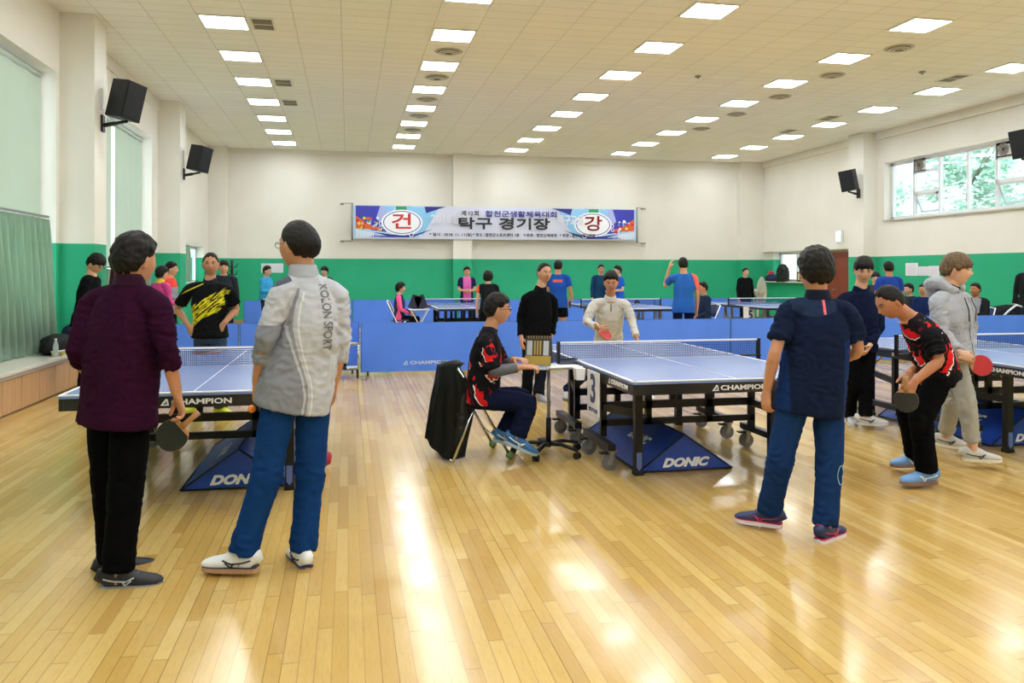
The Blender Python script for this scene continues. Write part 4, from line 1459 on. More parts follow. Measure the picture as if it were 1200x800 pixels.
def std(px, Z, H=1.68, yaw=0, pose=None, base_z=0, lean=0, arms='down', feet_gap=.11, sit=False):
    """standing or seated joints at the floor point seen under px; yaw 0 = facing the camera, 180 = away, 90 = to the right"""
    g = at(px, HY, Z); g.z = base_z
    yw = R(yaw)
    f = cdir(math.sin(yw), 0, -math.cos(yw))
    r = f.cross(Vector((0, 0, 1)))
    s = H / 1.7
    def P(a, b, z): return g + r * (a * s) + f * (b * s) + Vector((0, 0, z * s))
    J = {}
    pz = .90
    if sit:
        J['pelvis'] = P(0, 0, .52); dzt = -.38
        J['hipR'] = P(.09, 0.02, .50); J['hipL'] = P(-.09, 0.02, .50)
        J['knR'] = P(.12, .40, .50); J['knL'] = P(-.12, .40, .50)
        J['anR'] = P(.12, .38, .09); J['anL'] = P(-.12, .38, .09)
    else:
        dzt = 0
        J['pelvis'] = P(0, -lean * .2, .90)
        J['knR'] = P(.10, .03, .48); J['knL'] = P(-.10, .03, .48)
        J['anR'] = P(feet_gap, 0, .09); J['anL'] = P(-feet_gap, 0.0, .09)
    J['chest'] = P(0, lean * .55, 1.22 + dzt - lean * .1)
    J['neck'] = P(0, lean * .95, 1.44 + dzt - lean * .3)
    J['shR'] = P(.175, lean * .85, 1.385 + dzt - lean * .28); J['shL'] = P(-.175, lean * .85, 1.385 + dzt - lean * .28)
    J['head'] = P(0, .03 + lean * 1.15, 1.578 + dzt - lean * .36)
    ad = dict(down=((.225, 0, 1.10), (.235, .06, .86)), lap=((.22, .05, 1.11), (.10, .27, 1.00)), hips=((.33, -.06, 1.13), (.19, .06, .96)),
              front=((.21, .0, 1.11), (.08, .24, 1.08)), fold=((.22, .07, 1.12), (-.04, .24, 1.16)), raise_=((.26, .16, 1.24), (.20, .12, 1.52)), half=((.235, 0, 1.12), (.25, .17, 1.00)))
    for S, sg in (('R', 1), ('L', -1)):
        nm = arms if isinstance(arms, str) else arms[0 if S == 'R' else 1]
        (a, b, c), (d, e, h) = ad[nm]
        J['el' + S] = P(sg * a, b + lean * .55, c + dzt - lean * .2); J['wr' + S] = P(sg * d, e + lean * .5, h + dzt - lean * .2)
    return J, f


def J_(Z, **k):
    out = {}
    for n, v in k.items():
        dz = v[2] if len(v) > 2 else 0
        out[n] = at(v[0], v[1], Z + dz)
    return out
# ------------------------------------------------------------ foreground figures
def pattern(name, base, cols, fn=None, rough=.8):
    """printed sportswear: streak pattern that stays with the cloth"""
    m, g, p = newmat(name, rough, .08)
    vec, x, y, z = g.xyz()
    fn(g, p, vec, x, y, z)
    return m


def yel(g, p, vec, x, y, z):
    # yellow scribble over the chest, from the wearer's lower right to the upper left
    u = g.m('ADD', g.m('MULTIPLY', x, .78), g.m('MULTIPLY', z, -.62)); v = g.m('ADD', g.m('MULTIPLY', x, .62), g.m('MULTIPLY', z, .78))
    n = g.noise(g.comb(g.m('MULTIPLY', u, 9.), g.m('MULTIPLY', v, 55.), y), 1., 5, .75)
    mid = g.m('ABSOLUTE', g.m('SUBTRACT', g.m('ADD', g.m('MULTIPLY', x, .55), z), 1.13))
    lo = g.m('SUBTRACT', 1., g.step(mid, .09, .19))
    front = g.step(y, .02, .05)
    mask = g.m('GREATER_THAN', g.m('MULTIPLY', g.m('MULTIPLY', n, lo), front), .485)
    st = g.m('MULTIPLY', g.m('LESS_THAN', g.m('ABSOLUTE', g.m('SUBTRACT', g.m('SUBTRACT', z, g.m('MULTIPLY', x, -.45)), 1.40)), .006), front)
    c = g.mix(g.m('MAXIMUM', mask, st), srgb('#121315'), srgb('#e0d22c'))
    g.L.new(c, p.inputs['Base Color'])


def redblack(g, p, vec, x, y, z, red='#c11d22', zc=1.2, flip=1, span=.28, lift=.47):
    n = g.noise(g.comb(g.m('MULTIPLY', x, 5.), g.m('MULTIPLY', y, 5.), g.m('MULTIPLY', z, 5.)), 1., 3, .6)
    w = g.m('ADD', g.m('ADD', g.m('MULTIPLY', x, 1.1 * flip), g.m('MULTIPLY', y, 1.6)), g.m('ADD', g.m('MULTIPLY', z, .9), g.m('MULTIPLY', n, .34)))
    f = g.m('FRACT', g.m('MULTIPLY', w, 4.2))
    rd = g.m('GREATER_THAN', f, .62)
    wh = g.m('MULTIPLY', g.m('GREATER_THAN', f, .52), g.m('LESS_THAN', f, .60))
    dk = g.m('MULTIPLY', g.m('GREATER_THAN', f, .2), g.m('LESS_THAN', f, .27))
    area = g.m('GREATER_THAN', n, lift)
    c = g.mix(g.m('MULTIPLY', rd, area), srgb('#16151a'), srgb(red))
    c = g.mix(g.m('MULTIPLY', wh, area), c, srgb('#e6e3e2'))
    c = g.mix(g.m('MULTIPLY', dk, area), c, srgb('#6e1620'))
    g.L.new(c, p.inputs['Base Color'])


def greyshirt(g, p, vec, x, y, z):
    # pale grey sports top: darker side panel with curved seams, slate left shoulder
    ax = x
    wave = g.m('MULTIPLY', g.m('SINE', g.m('MULTIPLY', z, 9.)), .035)
    d = g.m('SUBTRACT', g.m('ADD', ax, .06), wave)
    side = g.m('MULTIPLY', g.m('LESS_THAN', d, -.0), g.m('LESS_THAN', z, 1.24))
    s1 = g.m('LESS_THAN', g.m('ABSOLUTE', g.m('SUBTRACT', d, .018)), .007)
    s2 = g.m('LESS_THAN', g.m('ABSOLUTE', g.m('SUBTRACT', d, .045)), .004)
    n = g.noise(g.comb(g.m('MULTIPLY', x, 30.), y, g.m('MULTIPLY', z, 200.)), 1., 2)
    c = g.mix(g.step(n, .3, .7), srgb('#b3b7c2'), srgb('#bfc3cd'))
    c = g.mix(side, c, srgb('#868a97'))
    c = g.mix(g.m('MULTIPLY', s1, g.m('LESS_THAN', z, 1.42)), c, srgb('#8e8f97'))
    c = g.mix(g.m('MULTIPLY', s2, g.m('LESS_THAN', z, 1.4)), c, srgb('#d9dadd'))
    sl = g.m('MULTIPLY', g.m('GREATER_THAN', g.m('ADD', z, g.m('MULTIPLY', x, -.35)), 1.475), g.m('LESS_THAN', x, -.06))
    c = g.mix(sl, c, srgb('#575b69'))
    g.L.new(c, p.inputs['Base Color'])


def navypolo(g, p, vec, x, y, z):
    n = g.noise(vec, 25, 2)
    yoke = g.m('MULTIPLY', g.m('GREATER_THAN', g.m('ADD', z, g.m('MULTIPLY', g.m('MULTIPLY', x, x), -2.6)), 1.25), g.m('LESS_THAN', g.m('ABSOLUTE', x), .125))
    c = g.mix(g.step(n, .3, .7), srgb('#111b33'), srgb('#15203c'))
    c = g.mix(yoke, c, srgb('#22304d'))
    sd = g.m('MULTIPLY', g.m('GREATER_THAN', g.m('ABSOLUTE', x), .15), g.m('LESS_THAN', z, 1.12))
    c = g.mix(sd, c, srgb('#142e60'))
    g.L.new(c, p.inputs['Base Color'])


MY = pattern('black_yellow_jersey', '', 0, yel)
MG = pattern('grey_sports_top', '', 0, greyshirt)
MN = pattern('navy_polo_cloth', '', 0, navypolo)
MR1 = pattern('red_black_jersey', '', 0, lambda *a: redblack(*a, flip=1, lift=.5))
MR2 = pattern('black_red_white_jersey', '', 0, lambda *a: redblack(*a, red='#d41f24', flip=-1, lift=.5))

# man in purple, back turned
Pp = figure(J_(3.95, head=(158, 306), neck=(152, 332), shL=(108, 352, .07), shR=(184, 353, -.07), elL=(92, 410, .0), wrL=(103, 441, .22),
               elR=(195, 405, -.10), wrR=(207, 461, -.02), chest=(146, 392), pelvis=(140, 466), hipL=(124, 476, .07), hipR=(155, 476, .0),
               knL=(128, 568, .10), knR=(148, 570, -.04), anL=(133, 655, .16), anR=(138, 669, -.08)),
            'man in a dark purple shirt, back turned, holding a black paddle at the left table', face=cdir(.42, -.05, .9), H=1.7, skin='#c48d6c',
            hair='full', shirt=mat('purple_knit', '#2f0e28', .88, 0, .06, noise_amt=.1, noise_scale=60), pants='#08080a', collar='#32102b', sleeve=1.45, hem=.13,
            belly=1.16, fat=1.04, feet=(cdir(1, 0, .22), cdir(.8, 0, .6)), shoes=dict(c='#20222a', sole='#8f9097', laces='#b9b9bd', stripe='#b3b6bd'), pleg=1.18, hs=1.04, seed=2,
            hands=({'d': cdir(.25, -.95, .1), 'n': cdir(-.6, 0, -.5), 'curl': .75}, None), hemw=1.06)
# neck scarf
nb = Pp['j']['neck']
bm = bmesh.new(); tube(bm, [nb + Vector((.066 * math.cos(t * PI / 12), .068 * math.sin(t * PI / 12), .062 - .02 * math.sin(t * PI / 12) + .004 * math.sin(t))) for t in range(24)], .011, 8, closed=True)
_ms, _g2, _p2 = newmat('gold_print_scarf', .5); _v2, _, _, _ = _g2.xyz()
_g2.L.new(_g2.mix(_g2.step(_g2.noise(_v2, 45, 2), .45, .55), srgb('#c9932f'), srgb('#e9e3d2')), _p2.inputs['Base Color'])
obj('neck_scarf', bm, _ms, Pp['root'], True)

# man in grey
Pg = figure(J_(4.1, head=(350, 288), neck=(356, 322), shL=(331, 340, -.09), shR=(395, 343, .09), elL=(312, 394, -.14), wrL=(301, 447, -.04),
               elR=(400, 396, .10), wrR=(392, 445, .14), chest=(364, 380), pelvis=(348, 450), hipL=(329, 460, -.04), hipR=(368, 460, .05),
               knL=(312, 558, -.08), knR=(363, 560, .06), anL=(284, 648, -.10), anR=(355, 645, .04)),
            'man in a pale grey sports top and blue track pants, back turned', face=cdir(-.86, -.02, .5), H=1.75, skin='#c38e6d', hair='balding',
            shirt=MG, pants='#143970', collar='#aab0bb', sleeve=1.55, hem=.12, feet=(cdir(-.45, 0, .8), cdir(-1, 0, .12)),
            shoes=dict(c='#e9e9ec', sole='#b98f70', laces='#f5f5f5', stripe='#1c2338', accent='#2a3350'), pleg=1.05, glasses='#3a3a40', seed=4, hs=1.05,
            hands=(None, {'d': cdir(-.1, -1, .1), 'n': cdir(.7, 0, .4), 'curl': .8}), belly=1.02, wr_amp=1.1)
MK = mat('grey_print', '#85878f', .6)
bm = text_bm('KOLON SPORT', .075, .001, off=.001, xfit=.33)
on_surface(Pg['shirt'], bm, basis((.088, -.3, 1.275), (0, 0, -1), (1, 0, 0)) @ Matrix.Identity(4), .1, .003)
obj('lettering', bm, MK, Pg['shirt'])

# man in navy polo
Pn = figure(J_(4.6, head=(956, 319), neck=(958, 349), shL=(924, 361, .0), shR=(994, 364, .0), elL=(908, 413, -.06), wrL=(899, 455, .02),
               elR=(1006, 410, .02), wrR=(976, 427, .2), chest=(958, 398), pelvis=(950, 462), hipL=(929, 470), hipR=(971, 470),
               knL=(914, 540, .0), knR=(972, 542, -.04), anL=(901, 599, .12), anR=(967, 616, -.08)),
            'man in a navy polo shirt with a pink neck stripe, back turned', face=cdir(.02, -.03, 1), H=1.66, skin='#c68f70', hair='full',
            shirt=MN, pants='#1a3564', collar='#121a30', sleeve=.72, hem=.11, feet=(cdir(.75, 0, .65), cdir(-.85, 0, .5)),
            shoes=dict(c='#27305e', sole='#e9dfe6', laces='#8fd0e0', stripe='#c2315c', accent='#c7245a'), pleg=1.1, seed=6, belly=1.12, fat=1.06, hs=1.1,
            hands=(None, {'d': cdir(-.05, -1, .1), 'n': cdir(.6, 0, .3), 'curl': .45}))
bm = bmesh.new()
for k in range(12):
    for q in range(3):
        a, b = -.045 + k * .0075, -.0075 + q * .005
        vs = [bm.verts.new(v) for v in ((a, b, 0), (a + .0075, b, 0), (a + .0075, b + .005, 0), (a, b + .005, 0))]; bm.faces.new(vs)
on_surface(Pn['shirt'], bm, basis((Pn['j']['neck'].x + .005, -.3, Pn['j']['neck'].z - .045), (0, 0, -1), (1, 0, 0)), .1, .004)
obj('neck_stripe', bm, mat('pink_tape', '#e66a80', .6), Pn['shirt'])
bm = bmesh.new(); tube(bm, [(.005 + .022 * math.cos(t * PI / 10), .055 * math.sin(t * PI / 10), 0) for t in range(20)], .003, 5, closed=True)
bm.transform(Matrix.Rotation(R(0), 4, 'Z'))
on_surface(Pn['pants'], bm, basis((Pn['j']['knR'].x + .035, Pn['j']['knR'].y - .3, .37), (1, 0, 0), (0, 0, 1)), .1, .003)
obj('trouser_emblem', bm, mat('pale_blue_print', '#8fc3d8', .6), Pn['pants'])

# umpire
Pu = figure(J_(6.45, head=(583, 363), neck=(573, 389), shR=(568, 401, -.17), shL=(577, 398, .17), elR=(579, 435, -.24), wrR=(611, 430, -.22),
               elL=(590, 428, .18), wrL=(604, 421, .02), chest=(569, 418), pelvis=(565, 464), hipR=(567, 467, -.09), hipL=(568, 467, .09),
               knR=(620, 472, -.12), knL=(612, 464, .10), anR=(606, 511, -.16), anL=(591, 507, .02)),
            'seated man with glasses in a red and black jersey at the score stand', face=cdir(1, -.05, .08), H=1.68, skin='#c58f6f', hair='full',
            shirt=MR1, pants='#141a33', collar='#1a191f', sleeve=.92, hem=.05, feet=(cdir(1, -.42, -.05), cdir(1, -.3, .1)),
            shoes=dict(c='#2a6ca8', sole='#9fb4c6', laces='#dfe8f2', stripe='#f2f2f2'), glasses='#15151a', seed=8, pleg=1.12, belly=1.1,
            hands=({'d': cdir(1, .02, .05), 'n': cdir(0, -1, .3), 'curl': .6}, {'d': cdir(.6, .1, -.8), 'n': cdir(0, -1, 0), 'curl': .5}))
# grey arm sleeves of the umpire
for S in 'RL':
    bm = bmesh.new()
    j = Pu['j']
    ts, ps = seg([j['sh' + S], j['el' + S], j['wr' + S]], .6, 1.85, 8)
    tube(bm, ps, [.054 - .012 * (t - .6) + .0015 * math.sin(t * 40) for t in ts], 14)
    o = obj('arm_sleeve', bm, mat('heather_grey_cloth', '#5d6068', .9, noise_amt=.2, noise_scale=120), Pu['root'], True)

# man in black, standing behind the umpire
Pb = figure(J_(9.4, head=(638, 320), neck=(633, 339), shR=(617, 348, -.04), shL=(648, 351, .08), elR=(610, 373, .0), wrR=(611, 395, -.12),
               elL=(649, 373, .1), wrL=(646, 393, .0), chest=(631, 367), pelvis=(628, 398), hipR=(620, 402), hipL=(637, 402, .02),
               knR=(619, 434, -.05), knL=(634, 434, .08), anR=(617, 462, .05), anL=(631, 463, -.1)),
            'man in a plain black zip jacket standing behind the umpire and watching', face=cdir(.42, -.05, -.9), H=1.68, skin='#c79474', hair='receding',
            shirt='#111113', pants='#16181f', collar='#111113', hem=.06, shoes=dict(c='#8d8f93', sole='#d9c8b4'), seed=9, feet=(cdir(.2, 0, -1), cdir(.6, 0, -.8)))

# man in the white sweater leaning behind the table
Pw = figure(J_(9.5, head=(716, 331, -.12), neck=(715, 350, -.03), shR=(697, 355, -.04), shL=(733, 356, -.02), elR=(687, 376, -.10), wrR=(700, 384, -.33),
               elL=(740, 374, -.06), wrL=(746, 396, -.22), chest=(714, 370, .06), pelvis=(713, 404, .22), hipR=(705, 408, .2), hipL=(722, 408, .2),
               knR=(690, 434, -.08), knL=(738, 434, -.08), anR=(664, 458, .1), anL=(758, 459, .1)),
            'man in a white half zip sweater crouching with a red paddle behind the middle table', face=cdir(-.12, -.25, -1), H=1.7, skin='#c08766', hair='full',
            shirt=mat('white_knit', '#cfccc6', .85, noise_amt=.03, noise_scale=40), pants='#1c2748', collar='#c6c3bd', hem=.02, shoes=dict(c='#c9c9c6', sole='#777777'), seed=11,
            hands=({'d': cdir(.8, -.3, -.3), 'n': cdir(0, 0, 1), 'curl': .8}, {'d': cdir(.3, -.8, -.4), 'n': cdir(-1, 0, 0), 'curl': .4}))
bm = bmesh.new(); box(bm, -.006, .006, -.055, .055, -.001, .001)
bmesh.ops.subdivide_edges(bm, edges=bm.edges[:], cuts=4)
nbw = Pw['j']['neck']
on_surface(Pw['shirt'], bm, basis((nbw.x, nbw.y + .3, nbw.z - .09), (-1, 0, 0), (0, 0, 1)), .1, .003)
obj('zip_placket', bm, mat('grey_zip', '#6d7078', .6), Pw['shirt'])

# man in the black and yellow jersey
Py = figure(J_(8.4, head=(247, 310), neck=(246, 331), shR=(223, 337), shL=(268, 339), elR=(208, 362, .1), wrR=(220, 380, -.06),
               elL=(277, 362, .1), wrL=(263, 378, -.06), chest=(246, 356), pelvis=(246, 392), hipR=(237, 397), hipL=(256, 397),
               knR=(235, 437, -.02), knL=(257, 437, -.02), anR=(229, 474, .2), anL=(259, 478, -.05)),
            'man in a black jersey with yellow splashes, hands on hips', face=cdir(.3, -.03, -1), H=1.71, skin='#b98463', hair='receding',
            shirt=MY, pants=mat('dark_denim', '#22395e', .8, noise_amt=.15, noise_scale=30), collar='#17171a', sleeve=.75, hem=.03, shoes=dict(c='#c9d62e', sole='#e0803a', laces='#e8e040'), seed=12,
            hands=({'d': cdir(.5, -.8, -.2), 'n': cdir(.3, 0, 1), 'curl': .3}, {'d': cdir(-.5, -.8, -.2), 'n': cdir(-.3, 0, 1), 'curl': .3}), feet=(cdir(-.5, 0, -1), cdir(.9, 0, -.5)))

# man in the dark navy sweater behind the polo shirt man
Pd = figure(J_(7.75, head=(1012, 317, -.05), neck=(1008, 341), shR=(987, 350, -.03), shL=(1028, 352, .03), elR=(984, 383, .0), wrR=(993, 405, -.15),
               elL=(1030, 384, .0), wrL=(1019, 405, -.15), chest=(1007, 372), pelvis=(1006, 408), hipR=(996, 414), hipL=(1016, 414),
               knR=(998, 448, .0), knL=(1014, 450, -.02), anR=(996, 486, .3), anL=(1014, 487, .0)),
            'young man in a dark navy sweater looking down, behind the navy polo man', face=cdir(-.22, -.3, -.95), H=1.7, skin='#cf9f80', hair='fringe',
            shirt='#141b35', pants='#0f1014', collar='#141b35', hem=.02, shoes=dict(c='#d9d9de', sole='#cfcfcf', stripe='#3a3030'), feet=(cdir(-.2, 0, -1), cdir(.95, 0, -.3)), seed=13)

# man bending in black and red
Pr = figure(J_(5.72, head=(1043, 354, -.02), neck=(1065, 371), shL=(1089, 388, -.18), shR=(1072, 392, .16), elL=(1101, 422, -.24), wrL=(1072, 447, -.26),
               elR=(1082, 424, .14), wrR=(1066, 436, -.02), chest=(1087, 400), pelvis=(1100, 438), hipL=(1101, 443, -.09), hipR=(1096, 443, .10),
               knL=(1079, 490, -.12), knR=(1064, 484, .12), anL=(1086, 552, -.08), anR=(1073, 533, .36)),
            'man bending forward in a black jersey with red and white print', face=cdir(-.84, -.52, -.12), H=1.68, skin='#b57a58', hair='receding',
            shirt=MR2, pants='#0b0b0e', sleeve=.75, hem=.05, shoes=dict(c='#6fa0d8', sole='#8d6b5c', laces='#f0f2f5', stripe='#e8ecf2'),
            feet=(cdir(-1, 0, -.12), cdir(-1, 0, -.15)), seed=14, pleg=1.15, belly=1.12,
            hands=({'d': cdir(-.3, -.9, -.2), 'n': cdir(-.5, 0, -.5), 'curl': .5}, {'d': cdir(-.5, -.85, -.05), 'n': cdir(.3, -.3, .8), 'curl': .6}), brow=True)
bm = bmesh.new(); box(bm, -.004, .004, -.032, .032, -.001, .001)
on_surface(Pr['pants'], bm, Pr['Mi'] @ basis(at(1084, 475, 5.52), cdir(.8, .5, 0), cdir(-.5, .8, 0)), .3, .004)
obj('trouser_stripe', bm, M_white, Pr['pants'])

# young man in the grey hoodie
Ph = figure(J_(6.3, head=(1121, 317, -.02), neck=(1114, 339), shR=(1098, 351, -.11), shL=(1131, 350, .13), elR=(1103, 386, -.16), wrR=(1124, 413, -.30),
               elL=(1137, 383, .14), wrL=(1137, 410, .02), chest=(1115, 372), pelvis=(1117, 414), hipR=(1118, 420, -.06), hipL=(1118, 420, .08),
               knR=(1133, 470, -.14), knL=(1116, 470, .12), anR=(1140, 527, -.12), anL=(1108, 511, .35)),
            'young man with light brown hair in a pale grey zip hoodie', face=cdir(.78, -.05, -.62), H=1.68, skin='#d9ab8e', hair='bowl', hcol='#7d6449',
            shirt=mat('heather_hoodie', '#a4a8b2', .9, noise_amt=.08, noise_scale=90), pants=mat('light_grey_chino', '#a5a49d', .85), hem=.05, hood=True, collar='#15161a',
            shoes=dict(c='#c9c9c4', sole='#e6dccb', laces='#e8e8e4', stripe='#1f1f22'), feet=(cdir(1, 0, -.22), cdir(.8, 0, -.6)), seed=15, pleg=.98, loose=1.1, leg_to=1.82,
            hands=({'d': cdir(.75, -.5, -.2), 'n': cdir(.1, -.2, .9), 'curl': .8}, None))
bm = bmesh.new()
for k in range(20):
    a, b = -.26 + k * .026, -.26 + (k + 1) * .026
    vs = [bm.verts.new(v) for v in ((-.005, a, 0), (.005, a, 0), (.005, b, 0), (-.005, b, 0))]; bm.faces.new(vs)
nh = Ph['j']['neck']
on_surface(Ph['shirt'], bm, basis((nh.x, nh.y + .4, nh.z - .36), (-1, 0, 0), (0, 0, 1)), .1, .003)
obj('zipper', bm, mat('dark_zip', '#2b2c30', .5), Ph['shirt'])
bm = bmesh.new()
for sg in (-1, 1):
    tube(bm, [nh + Vector((sg * .05, .13, -.06)), nh + Vector((sg * .055, .165, -.15)), nh + Vector((sg * .05, .165, -.24))], .004, 6)
obj('drawstring', bm, mat('dark_zip', '#2b2c30', .5), Ph['shirt'])


# ------------------------------------------------------------ paddles and hand-held things
def paddle(M, label, front='#b81f24', back='#17171a', group=None):
    r = empty('table_tennis_paddle', (0, 0, 0), 0, label, 'paddle', group)
    r.matrix_world = M
    def disc(r0, z0, z1, cut):
        bm = bmesh.new()
        pts = []
        for q in range(40):
            a = 2 * PI * q / 40
            x, y = r0 * math.cos(a), r0 * 1.06 * math.sin(a)
            if y < cut: y = cut
            pts.append((x, y))
        prism(bm, pts, 'z', z0, z1)
        return bm
    obj('blade', disc(.076, -.003, .003, -.072), mat('paddle_wood', '#b98a58', .5), r)
    obj('rubber', disc(.075, .003, .006, -.052), mat('rubber_' + front.strip('#'), front, .45), r)
    obj('rubber', disc(.075, -.006, -.003, -.052), mat('rubber_' + back.strip('#'), back, .45), r)
    bm = bmesh.new()
    loft(bm, [(Vector((0, -.058, 0)), Vector((1, 0, 0)), .018, .007), (Vector((0, -.09, 0)), Vector((1, 0, 0)), .0135, .011), (Vector((0, -.13, 0)), Vector((1, 0, 0)), .0135, .0115), (Vector((0, -.165, 0)), Vector((1, 0, 0)), .017, .012)], None, 12)
    obj('handle', bm, mat('paddle_handle', '#a87b52', .5), r, True)
    return r


def pad_m(c, up, nrm):
    """blade centre, direction from handle to blade tip, face normal"""
    up = up.normalized(); nrm = (nrm - up * nrm.dot(up)).normalized()
    x = up.cross(nrm)
    m = Matrix((x, up, nrm)).transposed().to_4x4(); m.translation = c
    return m


paddle(pad_m(at(202, 510, 3.93), cdir(-.72, -.65, -.05), cdir(.1, .1, -1)), 'black rubber paddle held low by the man in purple', '#17181c', '#b81f24')
paddle(pad_m(at(1150, 428, 5.92), cdir(.92, -.3, -.1), cdir(.15, .1, -1)), 'bright red round paddle held by the young man in the hoodie')
paddle(pad_m(at(1062, 469, 5.42), cdir(.05, -1, .05), cdir(-.55, .1, -1)), 'black paddle pointing down in the hand of the bending man', '#2a2b2f', '#b81f24')
paddle(pad_m(at(709, 391, 9.12), cdir(.7, -.7, -.2), cdir(.5, .45, -.6)), 'red paddle held by the man in the white sweater')
pd = paddle(pad_m(Vector((-1.3, 7.75, .767)), Vector((-1, .15, 0)), Vector((0, 0, 1))), 'paddle lying flat on the far half of the left table', '#17181c', '#b81f24')
BALL.location = Pg['root'].matrix_basis @ Vector((0, 0, 0))
w_ = at(295, 479, 4.02); BALL.location = (w_.x, w_.y, w_.z - .02); BALL.data.transform(Matrix.Identity(4))
tag(BALL, 'orange ball in the fingers of the man in the grey top', 'ball')

# ------------------------------------------------------------ umpire's chair with a jacket, score stand
ch = empty('folding_chair', at(556, 467, 6.45) * 1, 0, 'chrome folding chair with green balls on its feet, under the seated scorekeeper', 'chair')
ch.location.z = 0
def W2(v): return Vector(v) - ch.location
rN, rF, fN, fF = Vector((.80, 6.27, .02)), Vector((.72, 6.74, .02)), Vector((1.27, 6.36, .03)), Vector((1.21, 6.80, .03))
bN, bF = Vector((.84, 6.30, .745)), Vector((.77, 6.77, .745))
sN0, sN1, sF0, sF1 = Vector((.93, 6.30, .47)), Vector((1.32, 6.38, .45)), Vector((.87, 6.76, .47)), Vector((1.26, 6.84, .45))
bm = bmesh.new()
hN, hF = Vector((1.0, 6.31, .50)), Vector((.94, 6.77, .50))
tube(bm, [W2(q) for q in (rN, rN.lerp(hN, .5), hN)], .012, 8); tube(bm, [W2(q) for q in (rF, rF.lerp(hF, .5), hF)], .012, 8)
tube(bm, [W2(q) for q in (rN, (rN + rF) / 2, rF)], .012, 8)
obj('rear_leg', bm, M_chrome, ch)
bm = bmesh.new()
tube(bm, [W2(q) for q in (fN, hN, bN)], .012, 8); tube(bm, [W2(q) for q in (fF, hF, bF)], .012, 8)
tube(bm, [W2(q) for q in (bN, bN.lerp(bF, .5) + Vector((0, 0, .02)), bF)], .012, 8)
tube(bm, [W2(fN.lerp(hN, .3)), W2(fF.lerp(hF, .3))], .008, 8)
obj('front_leg', bm, M_chrome, ch)
bm = bmesh.new()
vs = [W2(q) for q in (sN0, sN1, sF1, sF0)]
A = [bm.verts.new(v) for v in vs]; C = [bm.verts.new(v - Vector((0, 0, .03))) for v in vs]
bm.faces.new(A); bm.faces.new(list(reversed(C)))
for i in range(4): bm.faces.new((A[i], C[i], C[(i + 1) % 4], A[(i + 1) % 4]))
bmesh.ops.bevel(bm, geom=bm.edges[:], offset=.008, segments=2, affect='EDGES')
obj('seat', bm, mat('blue_vinyl', '#2b3d7c', .5), ch)
bm = bmesh.new()
p0, p1 = W2(bN.lerp(hN, .1)), W2(bF.lerp(hF, .1)); p2, p3 = W2(bN.lerp(hN, .45)), W2(bF.lerp(hF, .45))
A = [bm.verts.new(v) for v in (p0, p1, p3, p2)]; bm.faces.new(A)
bmesh.ops.solidify(bm, geom=bm.faces[:], thickness=.025)
obj('backrest', bm, mat('blue_vinyl', '#2b3d7c', .5), ch)
for q in (fN, fF):
    bm = bmesh.new(); ball(bm, W2((q.x, q.y, .033)), .033, 3)
    obj('foot_ball', bm, mat('tennis_green', '#86a868', .8, noise_amt=.1, noise_scale=60), ch)

# black jacket draped over the backrest
jk = empty('draped_jacket', (.78, 6.52, 0), 0, 'black padded jacket draped over the back of the umpire\'s chair', 'jacket')
bm = bmesh.new()
def jw(v): return Vector(v) - jk.location
front = [at(539, 430, 6.36), at(549, 447, 6.36), at(556, 466, 6.37), at(554, 490, 6.37), at(549, 514, 6.37), at(545, 535, 6.36)]
mid = [at(528, 425, 6.38), at(529, 450, 6.33), at(530, 475, 6.34), at(530, 498, 6.36), at(528, 520, 6.36), at(524, 539, 6.36)]
back_ = [at(513, 427, 6.52), at(510, 448, 6.50), at(506, 468, 6.48), at(503, 488, 6.46), at(500, 506, 6.45), at(499, 514, 6.45)]
bk2 = [at(520, 428, 6.75), at(516, 448, 6.85), at(514, 470, 6.88), at(512, 490, 6.88), at(510, 505, 6.88), at(509, 515, 6.88)]
f2 = [at(540, 430, 6.6), at(548, 445, 6.62), at(554, 462, 6.62), at(552, 485, 6.62), at(548, 505, 6.62), at(545, 520, 6.62)]
cols = [front, [a.lerp(b, .5) + Vector((.0, -.03, 0)) for a, b in zip(front, mid)], mid, [a.lerp(b, .5) + Vector((-.02, -.02, 0)) for a, b in zip(mid, back_)], back_, [a.lerp(b, .5) + Vector((-.03, 0, 0)) for a, b in zip(back_, bk2)], bk2]
rows = []
for c in cols: rows.append(catmull([jw(v) for v in c], 4))
m_ = len(rows[0])
cr = []
for i in range(m_):
    ring = catmull([rows[k][i] for k in range(len(rows))], 5)
    for q, v in enumerate(ring):
        v += Vector((0, 0, 0)) + Vector((-.5, -.8, 0)) * (.014 * math.sin(q * 1.25 + .4 * math.sin(i * .5)) * min(1, i / 6))
    cr.append([bm.verts.new(v) for v in ring])
for i in range(m_ - 1):
    for q in range(len(cr[0]) - 1): bm.faces.new((cr[i][q], cr[i][q + 1], cr[i + 1][q + 1], cr[i + 1][q]))
# fold over the top rail
top = cr[0]
ov = [bm.verts.new(Vector(v.co) + Vector((.06, .12 * (1 - q / len(top)), .015))) for q, v in enumerate(top)]
for q in range(len(top) - 1): bm.faces.new((ov[q], ov[q + 1], top[q + 1], top[q]))
bmesh.ops.solidify(bm, geom=bm.faces[:], thickness=.016)
jo = obj('jacket_body', bm, mat('black_shell_cloth', '#161a19', .5, 0, .4, bump=.3, bump_scale=25, noise_amt=.1, noise_scale=12), jk, True)
sb = bmesh.new()
tube(sb, [jw(at(534, 438, 6.39)), jw(at(541, 462, 6.36)), jw(at(541, 492, 6.36)), jw(at(537, 527, 6.37))], [.03, .04, .04, .03], 14)
o = obj('jacket_sleeve', sb, mat('black_shell_cloth', '#161a19', .5), jk); remesh(o, .01, 3); crease(o, [], .01, seed=3, base=1)

